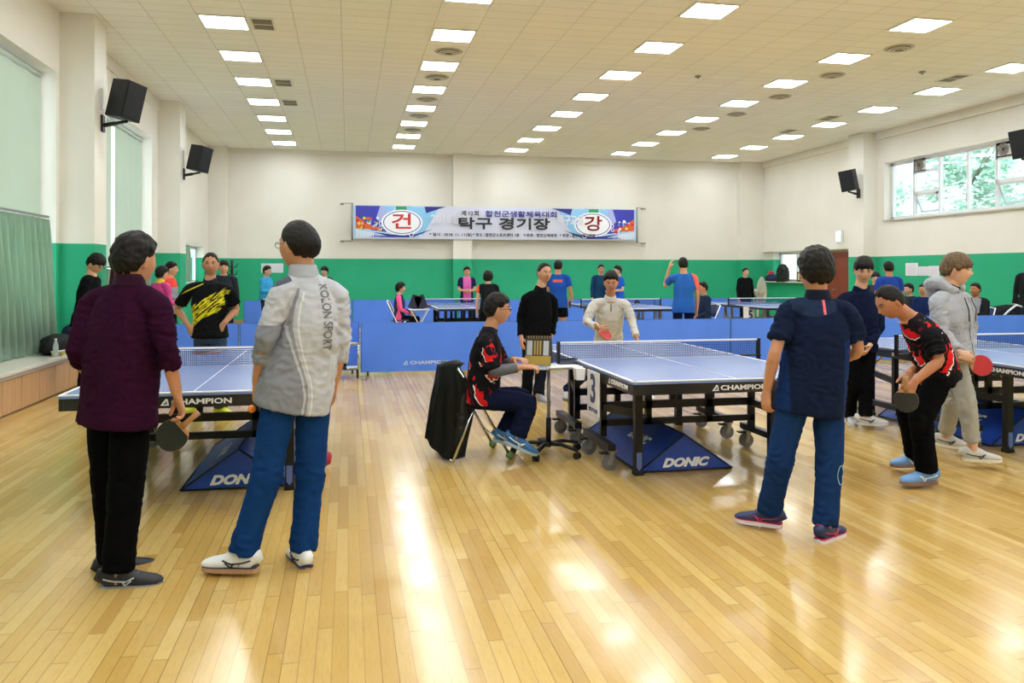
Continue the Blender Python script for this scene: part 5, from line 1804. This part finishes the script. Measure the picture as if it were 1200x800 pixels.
# score stand on a star base
st = empty('umpire_stand', (1.62, 6.48, 0), 0, 'small stand with a black star base on castors before the seated scorekeeper', 'stand')
bm = bmesh.new(); cyl(bm, (0, 0, .06), (0, 0, .30), .022, 14)
obj('pole_sleeve', bm, M_dark, st)
bm = bmesh.new(); cyl(bm, (0, 0, .2), (0, 0, .715), .014, 12)
obj('pole', bm, M_steel, st)
bm = bmesh.new()
for k in range(5):
    a = 2 * PI * k / 5 + .35
    tube(bm, [(0, 0, .085), (.14 * math.cos(a), .14 * math.sin(a), .095), (.29 * math.cos(a), .29 * math.sin(a), .068)], [(.026, .02), (.022, .016), (.017, .012)], 8)
obj('star_base', bm, M_dark, st)
for k in range(5):
    a = 2 * PI * k / 5 + .35
    c = Vector((.29 * math.cos(a), .29 * math.sin(a), .027))
    t = Vector((-math.sin(a), math.cos(a), 0))
    bm = bmesh.new(); cyl(bm, c - t * .022, c - t * .006, .027, 14); cyl(bm, c + t * .006, c + t * .022, .027, 14); cyl(bm, c, c + Vector((0, 0, .045)), .008, 8)
    obj('castor', bm, M_dark, st)
bm = bmesh.new(); box(bm, -.17, .20, -.16, .16, -.008, .008, bev=.003)
o = obj('tray', bm, mat('pale_tray', '#c3cbd8', .4), st, M=Matrix.Translation((.03, 0, .72)))
# clipboard with a sheet
cb = empty('score_sheet', (1.70, 6.36, .7285), R(8), 'white score sheet lying on the small star based stand', 'paper')
obj('sheet', B((-.12, .16, -.07, .08, 0, .006)), mat('paper_white', '#eeeeee', .6), cb)
# flip score board
fb = empty('flip_scoreboard', (1.535, 6.44, .7285), R(-22), 'gold and black flip scoreboard on the small star based stand', 'scoreboard')
GB = mat('gold_board', '#a38b3c', .35, .3); KB = mat('board_black', '#1c1a18', .4)
tl = Matrix.Rotation(R(14), 4, 'X')
bm = bmesh.new(); box(bm, -.115, .10, -.006, .006, 0, .235, bev=.002)
b0 = obj('front_board', bm, KB, fb, M=Matrix.Rotation(R(-14), 4, 'X') @ Matrix.Translation((0, -.06, 0)))
Mb = Matrix.Rotation(R(-14), 4, 'X') @ Matrix.Translation((0, -.0672, 0))
bm = bmesh.new(); box(bm, -.113, .098, -.001, .001, .003, .075)
obj('gold_band', bm, GB, b0, M=Mb)
bm = bmesh.new(); box(bm, -.10, -.055, -.001, .001, .08, .20)
obj('score_card', bm, mat('card_silver', '#aeb4bf', .4), b0, M=Mb)
bm = bmesh.new(); box(bm, .035, .08, -.001, .001, .08, .20)
obj('score_card', bm, mat('card_silver', '#aeb4bf', .4), b0, M=Mb)
bm = bmesh.new()
for xx in (-.035, -.012, .011): box(bm, xx - .007, xx + .007, -.0015, .0015, .085, .20)
obj('score_digit', bm, GB, b0, M=Mb)
bm = bmesh.new(); box(bm, -.115, .10, -.004, .004, 0, .235, bev=.002)
obj('rear_board', bm, mat('board_brown', '#4f3a25', .5), fb, M=Matrix.Rotation(R(16), 4, 'X') @ Matrix.Translation((0, .07, 0)))
bm = bmesh.new()
for k in range(9):
    tube(bm, [(-.09 + k * .022, .012 * math.cos(t * PI / 5), .232 + .016 * math.sin(t * PI / 5)) for t in range(10)], .0025, 5, closed=True)
obj('ring_binding', bm, GB, fb)
# red bag on the floor behind the left table
rb = bmesh.new(); ball(rb, (0, 0, .07), 1, 3, (.10, .08, .07))
for v in rb.verts: v.co += v.normal * .012 * noise.noise(v.co * 25)
o = obj('cloth_bag', rb, mat('red_bag', '#b3213a', .7), None, True); o.location = (-.22, 6.35, 0)
for v in o.data.vertices: v.co.z = max(0, v.co.z)
tag(o, 'crumpled red cloth bag on the floor under the left table', 'bag')
# ------------------------------------------------------------ right wall: hatch, door, notices
def ax(px, py, x):
    X = (px - 600) / F; t = x / (X * CO + SI); return Vector((x, (-X * SI + CO) * t, EYE - (py - HY) / F * t))


def ay(px, py, y):
    X = (px - 600) / F; t = y / (-X * SI + CO); return Vector(((X * CO + SI) * t, y, EYE - (py - HY) / F * t))


d = empty('door_1', (XR + .12, 20.7, 0)); d['kind'] = 'structure'
M_door = wood_mat('red_brown_door', '#7a3324', '#8c3d2b', .4)
obj('door_leaf', B((-.02, .03, -.72, .76, 0, 2.06)), M_door, d)
obj('door_frame', B((-.05, .05, -.75, -.70, 0, 2.12), (-.05, .05, .76, .8, 0, 2.12), (-.05, .05, -.70, .76, 2.06, 2.12)), mat('door_frame_grey', '#9b958b', .5), d)
obj('door_panel', B((-.028, -.02, -.6, -.06, .25, 1.0), (-.028, -.02, .08, .64, .25, 1.0), (-.028, -.02, -.6, -.06, 1.1, 1.9), (-.028, -.02, .08, .64, 1.1, 1.9), bev=.003), M_door, d)
bm = bmesh.new(); cyl(bm, (-.06, -.0, 1.0), (-.02, -.0, 1.0), .012); tube(bm, [(-.06, 0, 1.0), (-.07, .05, 1.0), (-.065, .12, 1.0)], .011, 8)
obj('door_handle', bm, M_steel, d)
wh = window(XR + .28, 22.0, 24.0, 1.2, 2.12, [23.0], name='hatch')
struct('trim_10', B((XR - .16, XR + .2, 21.9, 24.2, 1.165, 1.2)), mat('hatch_counter', '#e3e1da', .4))
struct('trim_11', B((XR - .1, XR, 19.5, 24.55, 2.14, 2.22)), M_cream)
# room behind the hatch
struct('wall_hatch_room', B((XR + 3.2, XR + 3.3, 19.5, 26.0, 0, 3.0)), M_cream)
struct('ground', B((XR + 3.3, 90, -40, 90, -.6, -.4)), mat('pale_gravel', '#cfcabc', .9, noise_amt=.1, noise_scale=2))
e = empty('emergency_light', ax(985, 277, XR - .0), 0, 'small white emergency light over the red brown door', 'lamp')
obj('lamp_housing', B((-.07, 0, -.14, .14, -.17, .17), bev=.02), mat('housing_white', '#e8eef0', .4), e)
obj('lamp_lens', B((-.076, -.07, -.10, .10, -.13, .13)), mat('pale_green_lens', (.75, .95, .88), .3, emit=1.2), e)


def notice(p, w, h, ax_, label, col='#e6e6f0', rows=6):
    n = empty('paper_notice', p, 0 if ax_ == 'y' else R(-90), label, 'notice', None)
    obj('sheet', B((-w / 2, w / 2, -.004, .0, -h / 2, h / 2)), mat('notice_' + col.strip('#'), col, .6), n)
    bm = bmesh.new()
    for k in range(rows):
        z = h * (.36 - .72 * k / (rows - 1)); ww = w * (.32 if k == 0 else .4)
        bm2 = box(bm, -ww, ww, -.0052, -.004, z - h * .012, z + h * .012)
    obj('printed_line', bm, mat('notice_ink', '#a3a3c0', .6), n)
    return n


notice(ay(314, 314, YB - .001), .38, .27, 'y', 'white paper notice on the green wall, left of its twin, behind the woman in blue')
notice(ay(327, 314, YB - .001), .24, .27, 'y', 'white paper notice on the green wall beside the head of the man in grey')
notice(ax(1068.5, 315.5, XR - .001), .44, .31, 'x', 'largest of the three white notices on the right green wall')
notice(ax(1082, 317.5, XR - .001), .33, .22, 'x', 'middle one of the three white notices on the right green wall')
notice(ax(1094.5, 317.5, XR - .001), .36, .24, 'x', 'rightmost of the three white notices, just left of the hoodie man\'s head')

# things lying in the hatch
q = ax(920, 328, XR - .02)
bm = bmesh.new(); loft(bm, [(Vector((0, 0, 0)), Vector((0, 1, 0)), .30, .13), (Vector((0, 0, .25)), Vector((0, 1, 0)), .29, .14), (Vector((0, 0, .42)), Vector((0, 1, 0)), .23, .12), (Vector((0, 0, .53)), Vector((0, 1, 0)), .10, .07)], None, 20)
o = obj('black_coat', bm, mat('black_shell_cloth', '#161a19', .5), None); remesh(o, .015, 3); crease(o, [], .02, seed=4, base=1)
o.location = (XR - .10, q.y, 1.2); tag(o, 'dark coat hanging in the hatch opening of the right wall', 'coat')
bm = bmesh.new(); ball(bm, (0, 0, .1), 1, 3, (.12, .34, .12))
o = obj('clothes_heap', bm, mat('navy_cloth_heap', '#1d2a5a', .8), None); crease(o, [], .03, seed=7, base=1); o.location = (XR - .08, 23.95, 1.2); 
for v in o.data.vertices: v.co.z = max(v.co.z, 0)
tag(o, 'heap of navy clothes at the left end of the hatch shelf', 'clothes')
bm = bmesh.new(); ball(bm, (0, 0, .05), 1, 3, (.09, .12, .08)); box(bm, -.14, .0, -.08, .08, .0, .012)
o = obj('cap', bm, mat('cap_red', '#b8323a', .8), None, True); o.location = (XR - .05, 24.05, 1.41); tag(o, 'red and white cap on top of the navy clothes heap', 'cap')
ab = empty('award_board', (XR - .04, 22.25, 1.2), 0, 'black and gold award board standing on the hatch shelf', 'board')
obj('board_back', B((-.015, .015, -.26, .26, 0, .3)), KB, ab)
obj('gold_shape', B((-.022, -.015, -.2, -.12, .05, .25), (-.022, -.015, -.04, .05, .14, .26), (-.022, -.015, .12, .2, .05, .25), (-.022, -.015, -.06, .06, .03, .08)), mat('pale_gold', '#d9cf96', .4), ab)

# standing fan
q = at(888, 342, 21.3)
fn = empty('standing_fan', (q.x, q.y, 0), R(48), 'large off white standing fan before the green wall at right', 'fan')
MF = mat('fan_cream', '#cfcabb', .5)
bm = bmesh.new(); cyl(bm, (0, 0, 0), (0, 0, .05), .28, 30); cyl(bm, (0, 0, .05), (0, 0, .8), .025, 12)
obj('fan_stand', bm, MF, fn)
c = Vector((0, -.1, q.z))
for nm, yy, rr in (('front_grille', -.09, 1), ('rear_grille', .09, 1)):
    bm = bmesh.new()
    for r_ in (.40, .36, .32, .28, .24, .20, .16, .12, .08, .04):
        tube(bm, [c + Vector((r_ * math.cos(t * PI / 20), yy * (1 - (r_ / .40) ** 3), r_ * math.sin(t * PI / 20))) for t in range(40)], .006, 5, closed=True)
    for k in range(44):
        a = 2 * PI * k / 44
        tube(bm, [c + Vector((r_ * math.cos(a), yy * (1 - (r_ / .40) ** 3), r_ * math.sin(a))) for r_ in (.03, .2, .32, .40)], .0045, 4)
    obj(nm, bm, MF, fn)
bm = bmesh.new(); tube(bm, [c + Vector((.0, .3, 0)), c + Vector((0, .02, 0))], [.07, .09], 16); obj('motor', bm, MF, fn)
for k in range(3):
    bm = bmesh.new()
    a0 = 2 * PI * k / 3
    rows = []
    for i in range(7):
        r_ = .05 + .05 * i; wv = .10 + .12 * math.sin(PI * i / 7)
        rows.append([bm.verts.new(c + Vector((r_ * math.cos(a0 + t * wv * 3), .03 * t, r_ * math.sin(a0 + t * wv * 3)))) for t in (-1, -.3, .4, 1)])
    for i in range(6):
        for t in range(3): bm.faces.new((rows[i][t], rows[i][t + 1], rows[i + 1][t + 1], rows[i + 1][t]))
    bmesh.ops.solidify(bm, geom=bm.faces[:], thickness=.004)
    obj('fan_blade', bm, mat('fan_blade', '#b7c1bd', .4), fn)

# coat rack
q = at(272, 372, 15.2)
cr_ = empty('coat_rack', (q.x, q.y, 0), 0, 'black coat rack pole with hooks right of the yellow jersey man', 'coat rack')
bm = bmesh.new(); cyl(bm, (0, 0, 0), (0, 0, 1.68), .02, 10)
obj('rack_pole', bm, M_dark, cr_)
bm = bmesh.new()
for k in range(4): tube(bm, [(0, 0, .12), (.2 * math.cos(k * PI / 2), .2 * math.sin(k * PI / 2), .02)], .015, 6)
obj('rack_foot', bm, M_dark, cr_)
bm = bmesh.new()
for h in (1.64, 1.5, 1.36):
    for k in range(4):
        a = k * PI / 2 + h
        tube(bm, [(0, 0, h - .05), (.07 * math.cos(a), .07 * math.sin(a), h - .05), (.10 * math.cos(a), .10 * math.sin(a), h + .02)], .010, 6)
cyl(bm, (0, 0, 1.2), (0, 0, 1.72), .024, 8)
obj('rack_hook', bm, M_dark, cr_)

# things on the bench at left
bm = bmesh.new(); ball(bm, (0, 0, .1), 1, 3, (.15, .42, .13))
o = obj('sports_bag', bm, mat('black_bag_cloth', '#131416', .7, 0, .2), None, True); crease(o, [], .03, seed=2, base=1)
for v in o.data.vertices: v.co.z = max(0, v.co.z)
o.location = (-3.66, 11.35, .46); tag(o, 'black sports bag lying on the cream bench top by the curtain', 'bag')
bm = bmesh.new(); ball(bm, (0, 0, .12), 1, 3, (.15, .25, .2))
o = obj('backpack', bm, mat('navy_bag_cloth', '#1a2440', .7, 0, .2), None, True); crease(o, [], .03, seed=5, base=1)
for v in o.data.vertices: v.co.z = max(0, v.co.z)
o.location = (-3.66, 12.0, .46); tag(o, 'navy backpack on the bench top beside the first pillar', 'bag')
wb = empty('water_bottle', at(67, 404, 10.9), 0, 'small clear plastic water bottle standing over the black bag', 'bottle')
bl = (-3.52, 10.85, .46); wb.location = bl
bm = bmesh.new(); tube(bm, [(0, 0, 0), (0, 0, .02), (0, 0, .13), (0, 0, .17), (0, 0, .20)], [.028, .032, .032, .022, .012], 16)
_pb = mat('clear_pet', '#dfe8ea', .15, alpha=.5)
obj('bottle_body', bm, _pb, wb, True)
bm = bmesh.new(); cyl(bm, (0, 0, .2), (0, 0, .222), .014, 14); obj('bottle_cap', bm, M_white, wb)
bx_ = empty('yellow_box', (-3.55, 11.0, .46), R(10), 'flat box of yellow and white packets at the end of the black bag', 'box')
obj('box_body', B((-.05, .07, -.12, .2, 0, .05), bev=.004), mat('box_yellow', '#b8a24a', .6), bx_)
obj('box_lid', B((-.055, .075, -.125, .205, .05, .06)), mat('box_lid_white', '#d8d8cc', .6), bx_)


# ------------------------------------------------------------ people farther back
def zones(name, base, *zs):
    m, g, p = newmat(name, .88, .15)
    vec, x, y, z = g.xyz()
    c = srgb(base)
    for fn, col in zs: c = g.mix(fn(g, x, y, z), c, srgb(col))
    g.L.new(c, p.inputs['Base Color'])
    return m


def bg(px, Z, label, H=1.68, yaw=0, **k):
    kw = {a: k.pop(a) for a in ('arms', 'lean', 'sit', 'base_z', 'feet_gap') if a in k}
    J, f = std(px, Z, H, yaw, **kw)
    face = k.pop('look', None)
    k.setdefault('fine', False); k.setdefault('brow', True)
    if face is not None: face = cdir(math.sin(R(face[0])) * math.cos(R(face[1])), math.sin(R(face[1])), -math.cos(R(face[0])) * math.cos(R(face[1])))
    return figure(J, label, face=face or f, H=H, **k)


bg(101, 9.8, 'young man in a black top with glasses looking down at the left bench', 1.74, 100, look=(80, -35), arms='front', lean=.06, hair='fringe', shirt='#0e1113', pants='#14161c', skin='#d2a283', glasses='#222226', seed=21, fine=True)
bg(188, 12.6, 'person in a pink puffy vest with a yellow collar behind the purple shirt', 1.58, 150, arms='front', hair='full', shirt=mat('pink_puffy', '#d02f83', .6, noise_amt=.1), pants='#1c1d26', skin='#cf9f80', seed=22, collar='#d9c23a', loose=1.15)
bg(199, 13.7, 'dark haired woman in a coral and grey top facing right', 1.66, 95, arms='front', hair='full', hcol='#2a1512', shirt=zones('coral_grey_top', '#8f9096', (lambda g, x, y, z: g.m('GREATER_THAN', z, 1.24), '#e0483f')), pants='#17161c', skin='#cf9f80', seed=23, loose=1.05)
bg(262, 14.4, 'person in dark clothes half hidden behind the yellow jersey man', 1.70, 20, arms='down', hair='fringe', shirt='#2b3038', pants='#191b22', skin='#d0a080', seed=24)
bg(312, 18.8, 'woman in a light blue padded jacket standing near the far wall', 1.63, 75, arms='front', hair='full', hcol='#241719', shirt='#3f9cc9', pants='#14151a', skin='#cfa184', seed=25, loose=1.15, hem=.0)
bg(381, 19.5, 'person almost hidden behind the collar of the man in grey', 1.62, -20, hair='fringe', shirt='#2a2d33', pants='#22242c', skin='#cfa184', seed=26)
bg(468, 17.6, 'seated woman with pink sleeves and a navy vest beside the far table', 1.62, 92, sit=True, arms='lap', hair='perm', shirt=zones('navy_vest_pink_sleeves', '#27304f', (lambda g, x, y, z: g.m('GREATER_THAN', g.m('ABSOLUTE', x), .15), '#f0609a')), pants='#131318', skin='#d6a78b', seed=27)
bg(547, 20.4, 'player in a pink and navy jersey facing the camera at the far table', 1.62, 10, arms='front', hair='full', shirt=zones('pink_navy_jersey', '#d467ae', (lambda g, x, y, z: g.m('GREATER_THAN', g.m('ABSOLUTE', x), .10), '#23284f')), sleeve=.7, pants='#20253b', skin='#cf9d7f', seed=28)
bg(572, 15.3, 'woman in a black vest top with orange sleeve caps, back turned', 1.53, 182, arms='down', lean=.08, hair='perm', shirt=zones('black_orange_vest', '#15161a', (lambda g, x, y, z: g.m('LESS_THAN', x, -.17), '#ef5a2c')), sleeve=.5, pants='#101116', skin='#d3a285', seed=29)
bg(654, 15.4, 'player in a royal blue shirt and black shorts, back turned', 1.72, 172, arms=('half', 'front'), hair='short', shirt=zones('royal_jersey', '#1f4fa6', (lambda g, x, y, z: g.m('MULTIPLY', g.m('LESS_THAN', g.m('ABSOLUTE', x), .09), g.m('MULTIPLY', g.m('LESS_THAN', y, 0.), g.m('LESS_THAN', g.m('ABSOLUTE', g.m('SUBTRACT', z, 1.33)), .022))), '#e0603f')), sleeve=.65, pants='#101114', skin='#c98f6c', leg_to=.62, seed=30, shoes=dict(c='#d0d0d0'))
bg(704, 19.8, 'man in a dark teal shirt behind the left shoulder of the white sweater', 1.68, 10, hair='short', shirt='#1d3f5e', pants='#1a1c24', skin='#c6906f', seed=31)
bg(725, 19.4, 'player in a blue shirt looking left behind the white sweater man', 1.64, -70, arms='front', hair='full', shirt='#2a5fc0', sleeve=.7, pants='#15161c', skin='#d0a082', seed=32)
bg(801, 13.3, 'player in a blue shirt with one coral sleeve raising a hand, back turned', 1.74, 184, arms=('down', 'raise_'), hair='short', shirt=zones('blue_coral_jersey', '#2a63b5', (lambda g, x, y, z: g.m('GREATER_THAN', g.m('ADD', x, g.m('MULTIPLY', z, .3)), .565), '#f5695c')), sleeve=.7, pants='#141a34', skin='#cf9674', seed=33, hs=.95)
bg(825, 15.6, 'seated man in a dark jacket with red shorts leaning to the left', 1.68, -75, sit=True, arms='lap', hair='short', shirt='#22304a', pants='#8f2632', leg_to=.8, skin='#c08a6a', seed=34)
bg(873, 21.0, 'young man in a black jacket standing left of the standing fan', 1.60, 15, arms='down', hair='short', shirt='#141618', pants='#101114', skin='#d2a58a', seed=35)
bg(1026, 15.5, 'person whose face shows between the navy sweater and the blue shirt', 1.48, -20, hair='fringe', shirt='#35383f', pants='#22242c', skin='#cfa184', seed=36)
bg(1042, 13.9, 'man in a blue shirt seen from behind, near the right wall notices', 1.68, 180, hair='short', shirt='#28459a', sleeve=.7, pants='#14161c', skin='#b8805f', seed=37)
bg(1066, 16.4, 'seated woman in a dark grey jacket, left one of the seated pair', 1.62, -70, sit=True, arms='lap', hair='full', shirt='#2f333b', pants='#1b1d25', skin='#d0a388', seed=38)
bg(1083, 15.9, 'seated man with glasses in a navy jacket beside the woman in grey', 1.62, -60, sit=True, arms='lap', hair='short', shirt='#1d2c58', pants='#1b1d25', skin='#c79474', glasses='#555555', seed=39)
bg(1144, 14.3, 'seated man in a black and grey jacket right of the hoodie man', 1.68, -60, sit=True, arms='fold', hair='short', shirt=zones('black_grey_jacket', '#1d1e22', (lambda g, x, y, z: g.m('MULTIPLY', g.m('GREATER_THAN', y, .04), g.m('LESS_THAN', g.m('ABSOLUTE', x), .12)), '#8b8d93')), pants='#4b4e55', skin='#a9714f', seed=40, loose=1.1)
bg(1207, 14.9, 'person in dark clothes cut off by the right photo edge', 1.75, -50, sit=False, arms='down', hair='short', shirt='#15161a', pants='#15161a', skin='#c79474', seed=41)


# plain folding chairs for the seated people in the back
def chair_proto():
    c = empty('folding_chair', (0, 0, 0))
    bm = bmesh.new()
    for sx in (-.2, .2):
        tube(bm, [(sx, .22, .01), (sx, -.05, .45), (sx, -.24, .86)], .011, 8)
    tube(bm, [(-.2, -.24, .86), (0, -.26, .88), (.2, -.24, .86)], .011, 8)
    obj('front_leg', bm, M_white, c)
    bm = bmesh.new()
    for sx in (-.18, .18): tube(bm, [(sx, -.24, .01), (sx, .16, .45)], .011, 8)
    tube(bm, [(-.18, -.2, .05), (.18, -.2, .05)], .008, 6)
    obj('rear_leg', bm, M_white, c)
    obj('seat', B((-.19, .19, -.16, .22, .44, .47), bev=.008), mat('blue_vinyl', '#2b3d7c', .5), c)
    bm = bmesh.new(); box(bm, -.19, .19, -.01, .01, -.12, .12, bev=.006)
    obj('backrest', bm, mat('blue_vinyl', '#2b3d7c', .5), c, M=Matrix.Translation((0, -.205, .75)) @ Matrix.Rotation(R(22), 4, 'X'))
    return c


cp = None
for px, Z, yaw, lb in ((468, 17.6, 92, 'white framed folding chair under the woman with pink sleeves'), (825, 15.6, -75, 'white framed folding chair of the man with red shorts'),
                       (1066, 16.4, -70, 'folding chair under the seated woman in dark grey'), (1083, 15.9, -60, 'folding chair under the seated man in the navy jacket'), (1144, 14.3, -60, 'folding chair under the seated man in black and grey')):
    c = chair_proto() if cp is None else copy_tree(cp)
    cp = cp or c
    g = at(px, HY, Z); f = cdir(math.sin(R(yaw)), 0, -math.cos(R(yaw)))
    c.location = (g.x, g.y, 0); c.rotation_euler = (0, 0, math.atan2(-f.x, f.y))
    tag(c, lb, 'chair', 'folding chairs of the far rows')

# low bench with bags at the right
q = at(1178, 372, 14.8)
be = empty('long_bench', (q.x, q.y, 0), R(-35), 'low wooden bench holding the sports bags behind the right barrier', 'bench')
obj('bench_seat', B((-.6, .6, -.2, .2, .40, .45), bev=.005), M_wcab, be)
for xx in (-.5, .5): obj('leg', B((xx - .03, xx + .03, -.17, .17, 0, .40)), M_dark, be)
def bag(px, Z, w, h, col, label, seed, trim=None):
    g = at(px, 370, Z)
    bm = bmesh.new(); loft(bm, [(Vector((-w, 0, h * .42)), Vector((0, 1, 0)), .06, h * .3), (Vector((-w * .8, 0, h * .48)), Vector((0, 1, 0)), .14, h * .44), (Vector((0, 0, h * .52)), Vector((0, 1, 0)), .16, h * .52), (Vector((w * .8, 0, h * .45)), Vector((0, 1, 0)), .14, h * .42), (Vector((w, 0, h * .4)), Vector((0, 1, 0)), .07, h * .3)], None, 18)
    r = empty('sports_bag', (g.x, g.y, .45), R(-20), label, 'bag')
    o = obj('bag_body', bm, mat('bag_' + col.strip('#'), col, .7, 0, .2), r); remesh(o, .014, 3); crease(o, [], .015, seed=seed, base=1)
    for v in o.data.vertices: v.co.z = max(v.co.z, .0)
    if trim:
        bm = bmesh.new()
        tube(bm, [(-w * .7, -.165, h * .35), (-w * .2, -.18, h * .8), (w * .2, -.14, h * 1.03), (w * .5, -.1, h * .95)], .018, 6)
        obj('bag_piping', bm, M_white, r)
        bm = bmesh.new(); box(bm, -w * .6, w * .7, -.19, -.15, h * .05, h * .35, bev=.01)
        obj('bag_pocket', bm, mat('bag_red', '#8e1f2b', .7), r)
    return r
bag(1182, 14.75, .36, .44, '#191a1f', 'black sports bag with white piping and a red pocket at right', 3, True)
bag(1153, 14.9, .15, .30, '#14181a', 'small dark bag just left of the black and red sports bag', 6)

# paddle in the hand of the far blue player and small stand by the seated woman
paddle(pad_m(at(746, 355, 18.9), cdir(1, .1, 0), cdir(.1, .1, -1)), 'black paddle held out by the blue player behind the white sweater', '#141416', '#141416')
paddle(pad_m(at(667.5, 356, 15.15), cdir(.1, -1, .1), cdir(.9, .1, -.4)), 'paddle hanging from the hand of the royal blue player', '#141416', '#b81f24')
q = at(491, 372, 17.5)
s2 = empty('scorer_table', (q.x, q.y, 0), 0, 'small white trestle table before the woman with pink sleeves', 'table')
obj('table_board', B((-.22, .22, -.2, .2, .68, .70), bev=.004), M_white, s2)
bm = bmesh.new()
for yy in (-.16, .16):
    tube(bm, [(-.18, yy, .01), (.18, yy, .68)], .011, 6); tube(bm, [(.18, yy, .01), (-.18, yy, .68)], .011, 6)
obj('trestle_leg', bm, M_white, s2)
s3 = empty('flip_scoreboard', (q.x - .02, q.y, .70), 0, 'dark flip scoreboard on the small white trestle table', 'scoreboard')
bm = bmesh.new(); bar(bm, (-.12, 0, 0), (-.01, 0, .28), .012, .22, (1, 0, .4)); bar(bm, (.12, 0, 0), (.01, 0, .28), .012, .22, (1, 0, -.4))
obj('front_board', bm, mat('board_navy', '#171c33', .5), s3)
bm = bmesh.new(); tube(bm, [(-.02, -.1, .285), (.02, -.1, .285), (.02, .1, .285), (-.02, .1, .285)], .006, 6, closed=True)
obj('ring_binding', bm, M_steel, s3)


# ------------------------------------------------------------ trees outside the high window
def tree(x, y, h, rad, label, seed, n=5200):
    rnd = random.Random(seed)
    t = empty('tree', (x, y, -.4), 0, label, 'tree', 'trees outside the high window')
    bm = bmesh.new(); tube(bm, [(0, 0, 0), (.1, .05, h * .3), (0, .1, h * .6), (.05, 0, h * .85)], [.16, .12, .08, .03], 8)
    for k in range(3):
        a = rnd.uniform(0, 6.28); z = h * rnd.uniform(.35, .7)
        tube(bm, [(0, 0, z), (rad * .7 * math.cos(a), rad * .7 * math.sin(a), z + h * .2)], [.05, .015], 6)
    obj('trunk', bm, mat('bark', '#9a8e80', .9), t)
    bm = bmesh.new()
    cl = [(Vector((rnd.gauss(0, rad * .45), rnd.gauss(0, rad * .45), h * rnd.uniform(.35, 1.0)))) for _ in range(40)]
    for _ in range(n):
        c = rnd.choice(cl) + Vector((rnd.gauss(0, .28), rnd.gauss(0, .28), rnd.gauss(0, .25)))
        a = Vector((rnd.gauss(0, 1), rnd.gauss(0, 1), rnd.gauss(0, 1))).normalized(); b = a.orthogonal().normalized()
        L_, w_ = rnd.uniform(.10, .17), rnd.uniform(.05, .08)
        bm.faces.new([bm.verts.new(c + v) for v in (-a * L_, b * w_, a * L_, -b * w_)])
    obj('foliage', bm, mat('pale_green_leaf', '#c9ead9', .6, noise_amt=.15, noise_scale=1.5), t)
for k, (x, y, h, r_, lb) in enumerate(((23, 26.5, 7.6, 1.7, 'pale green tree seen through the middle panes of the high window'), (25, 22.5, 8.0, 1.9, 'pale green tree seen through the right panes of the high window'),
                                  (22, 30.5, 6.0, 1.2, 'slim tree seen through the leftmost panes of the high window'), (21.5, 18.5, 7.5, 1.6, 'tree outside the high window at the right photo edge'))):
    tree(x, y, h, r_, lb, k + 5)
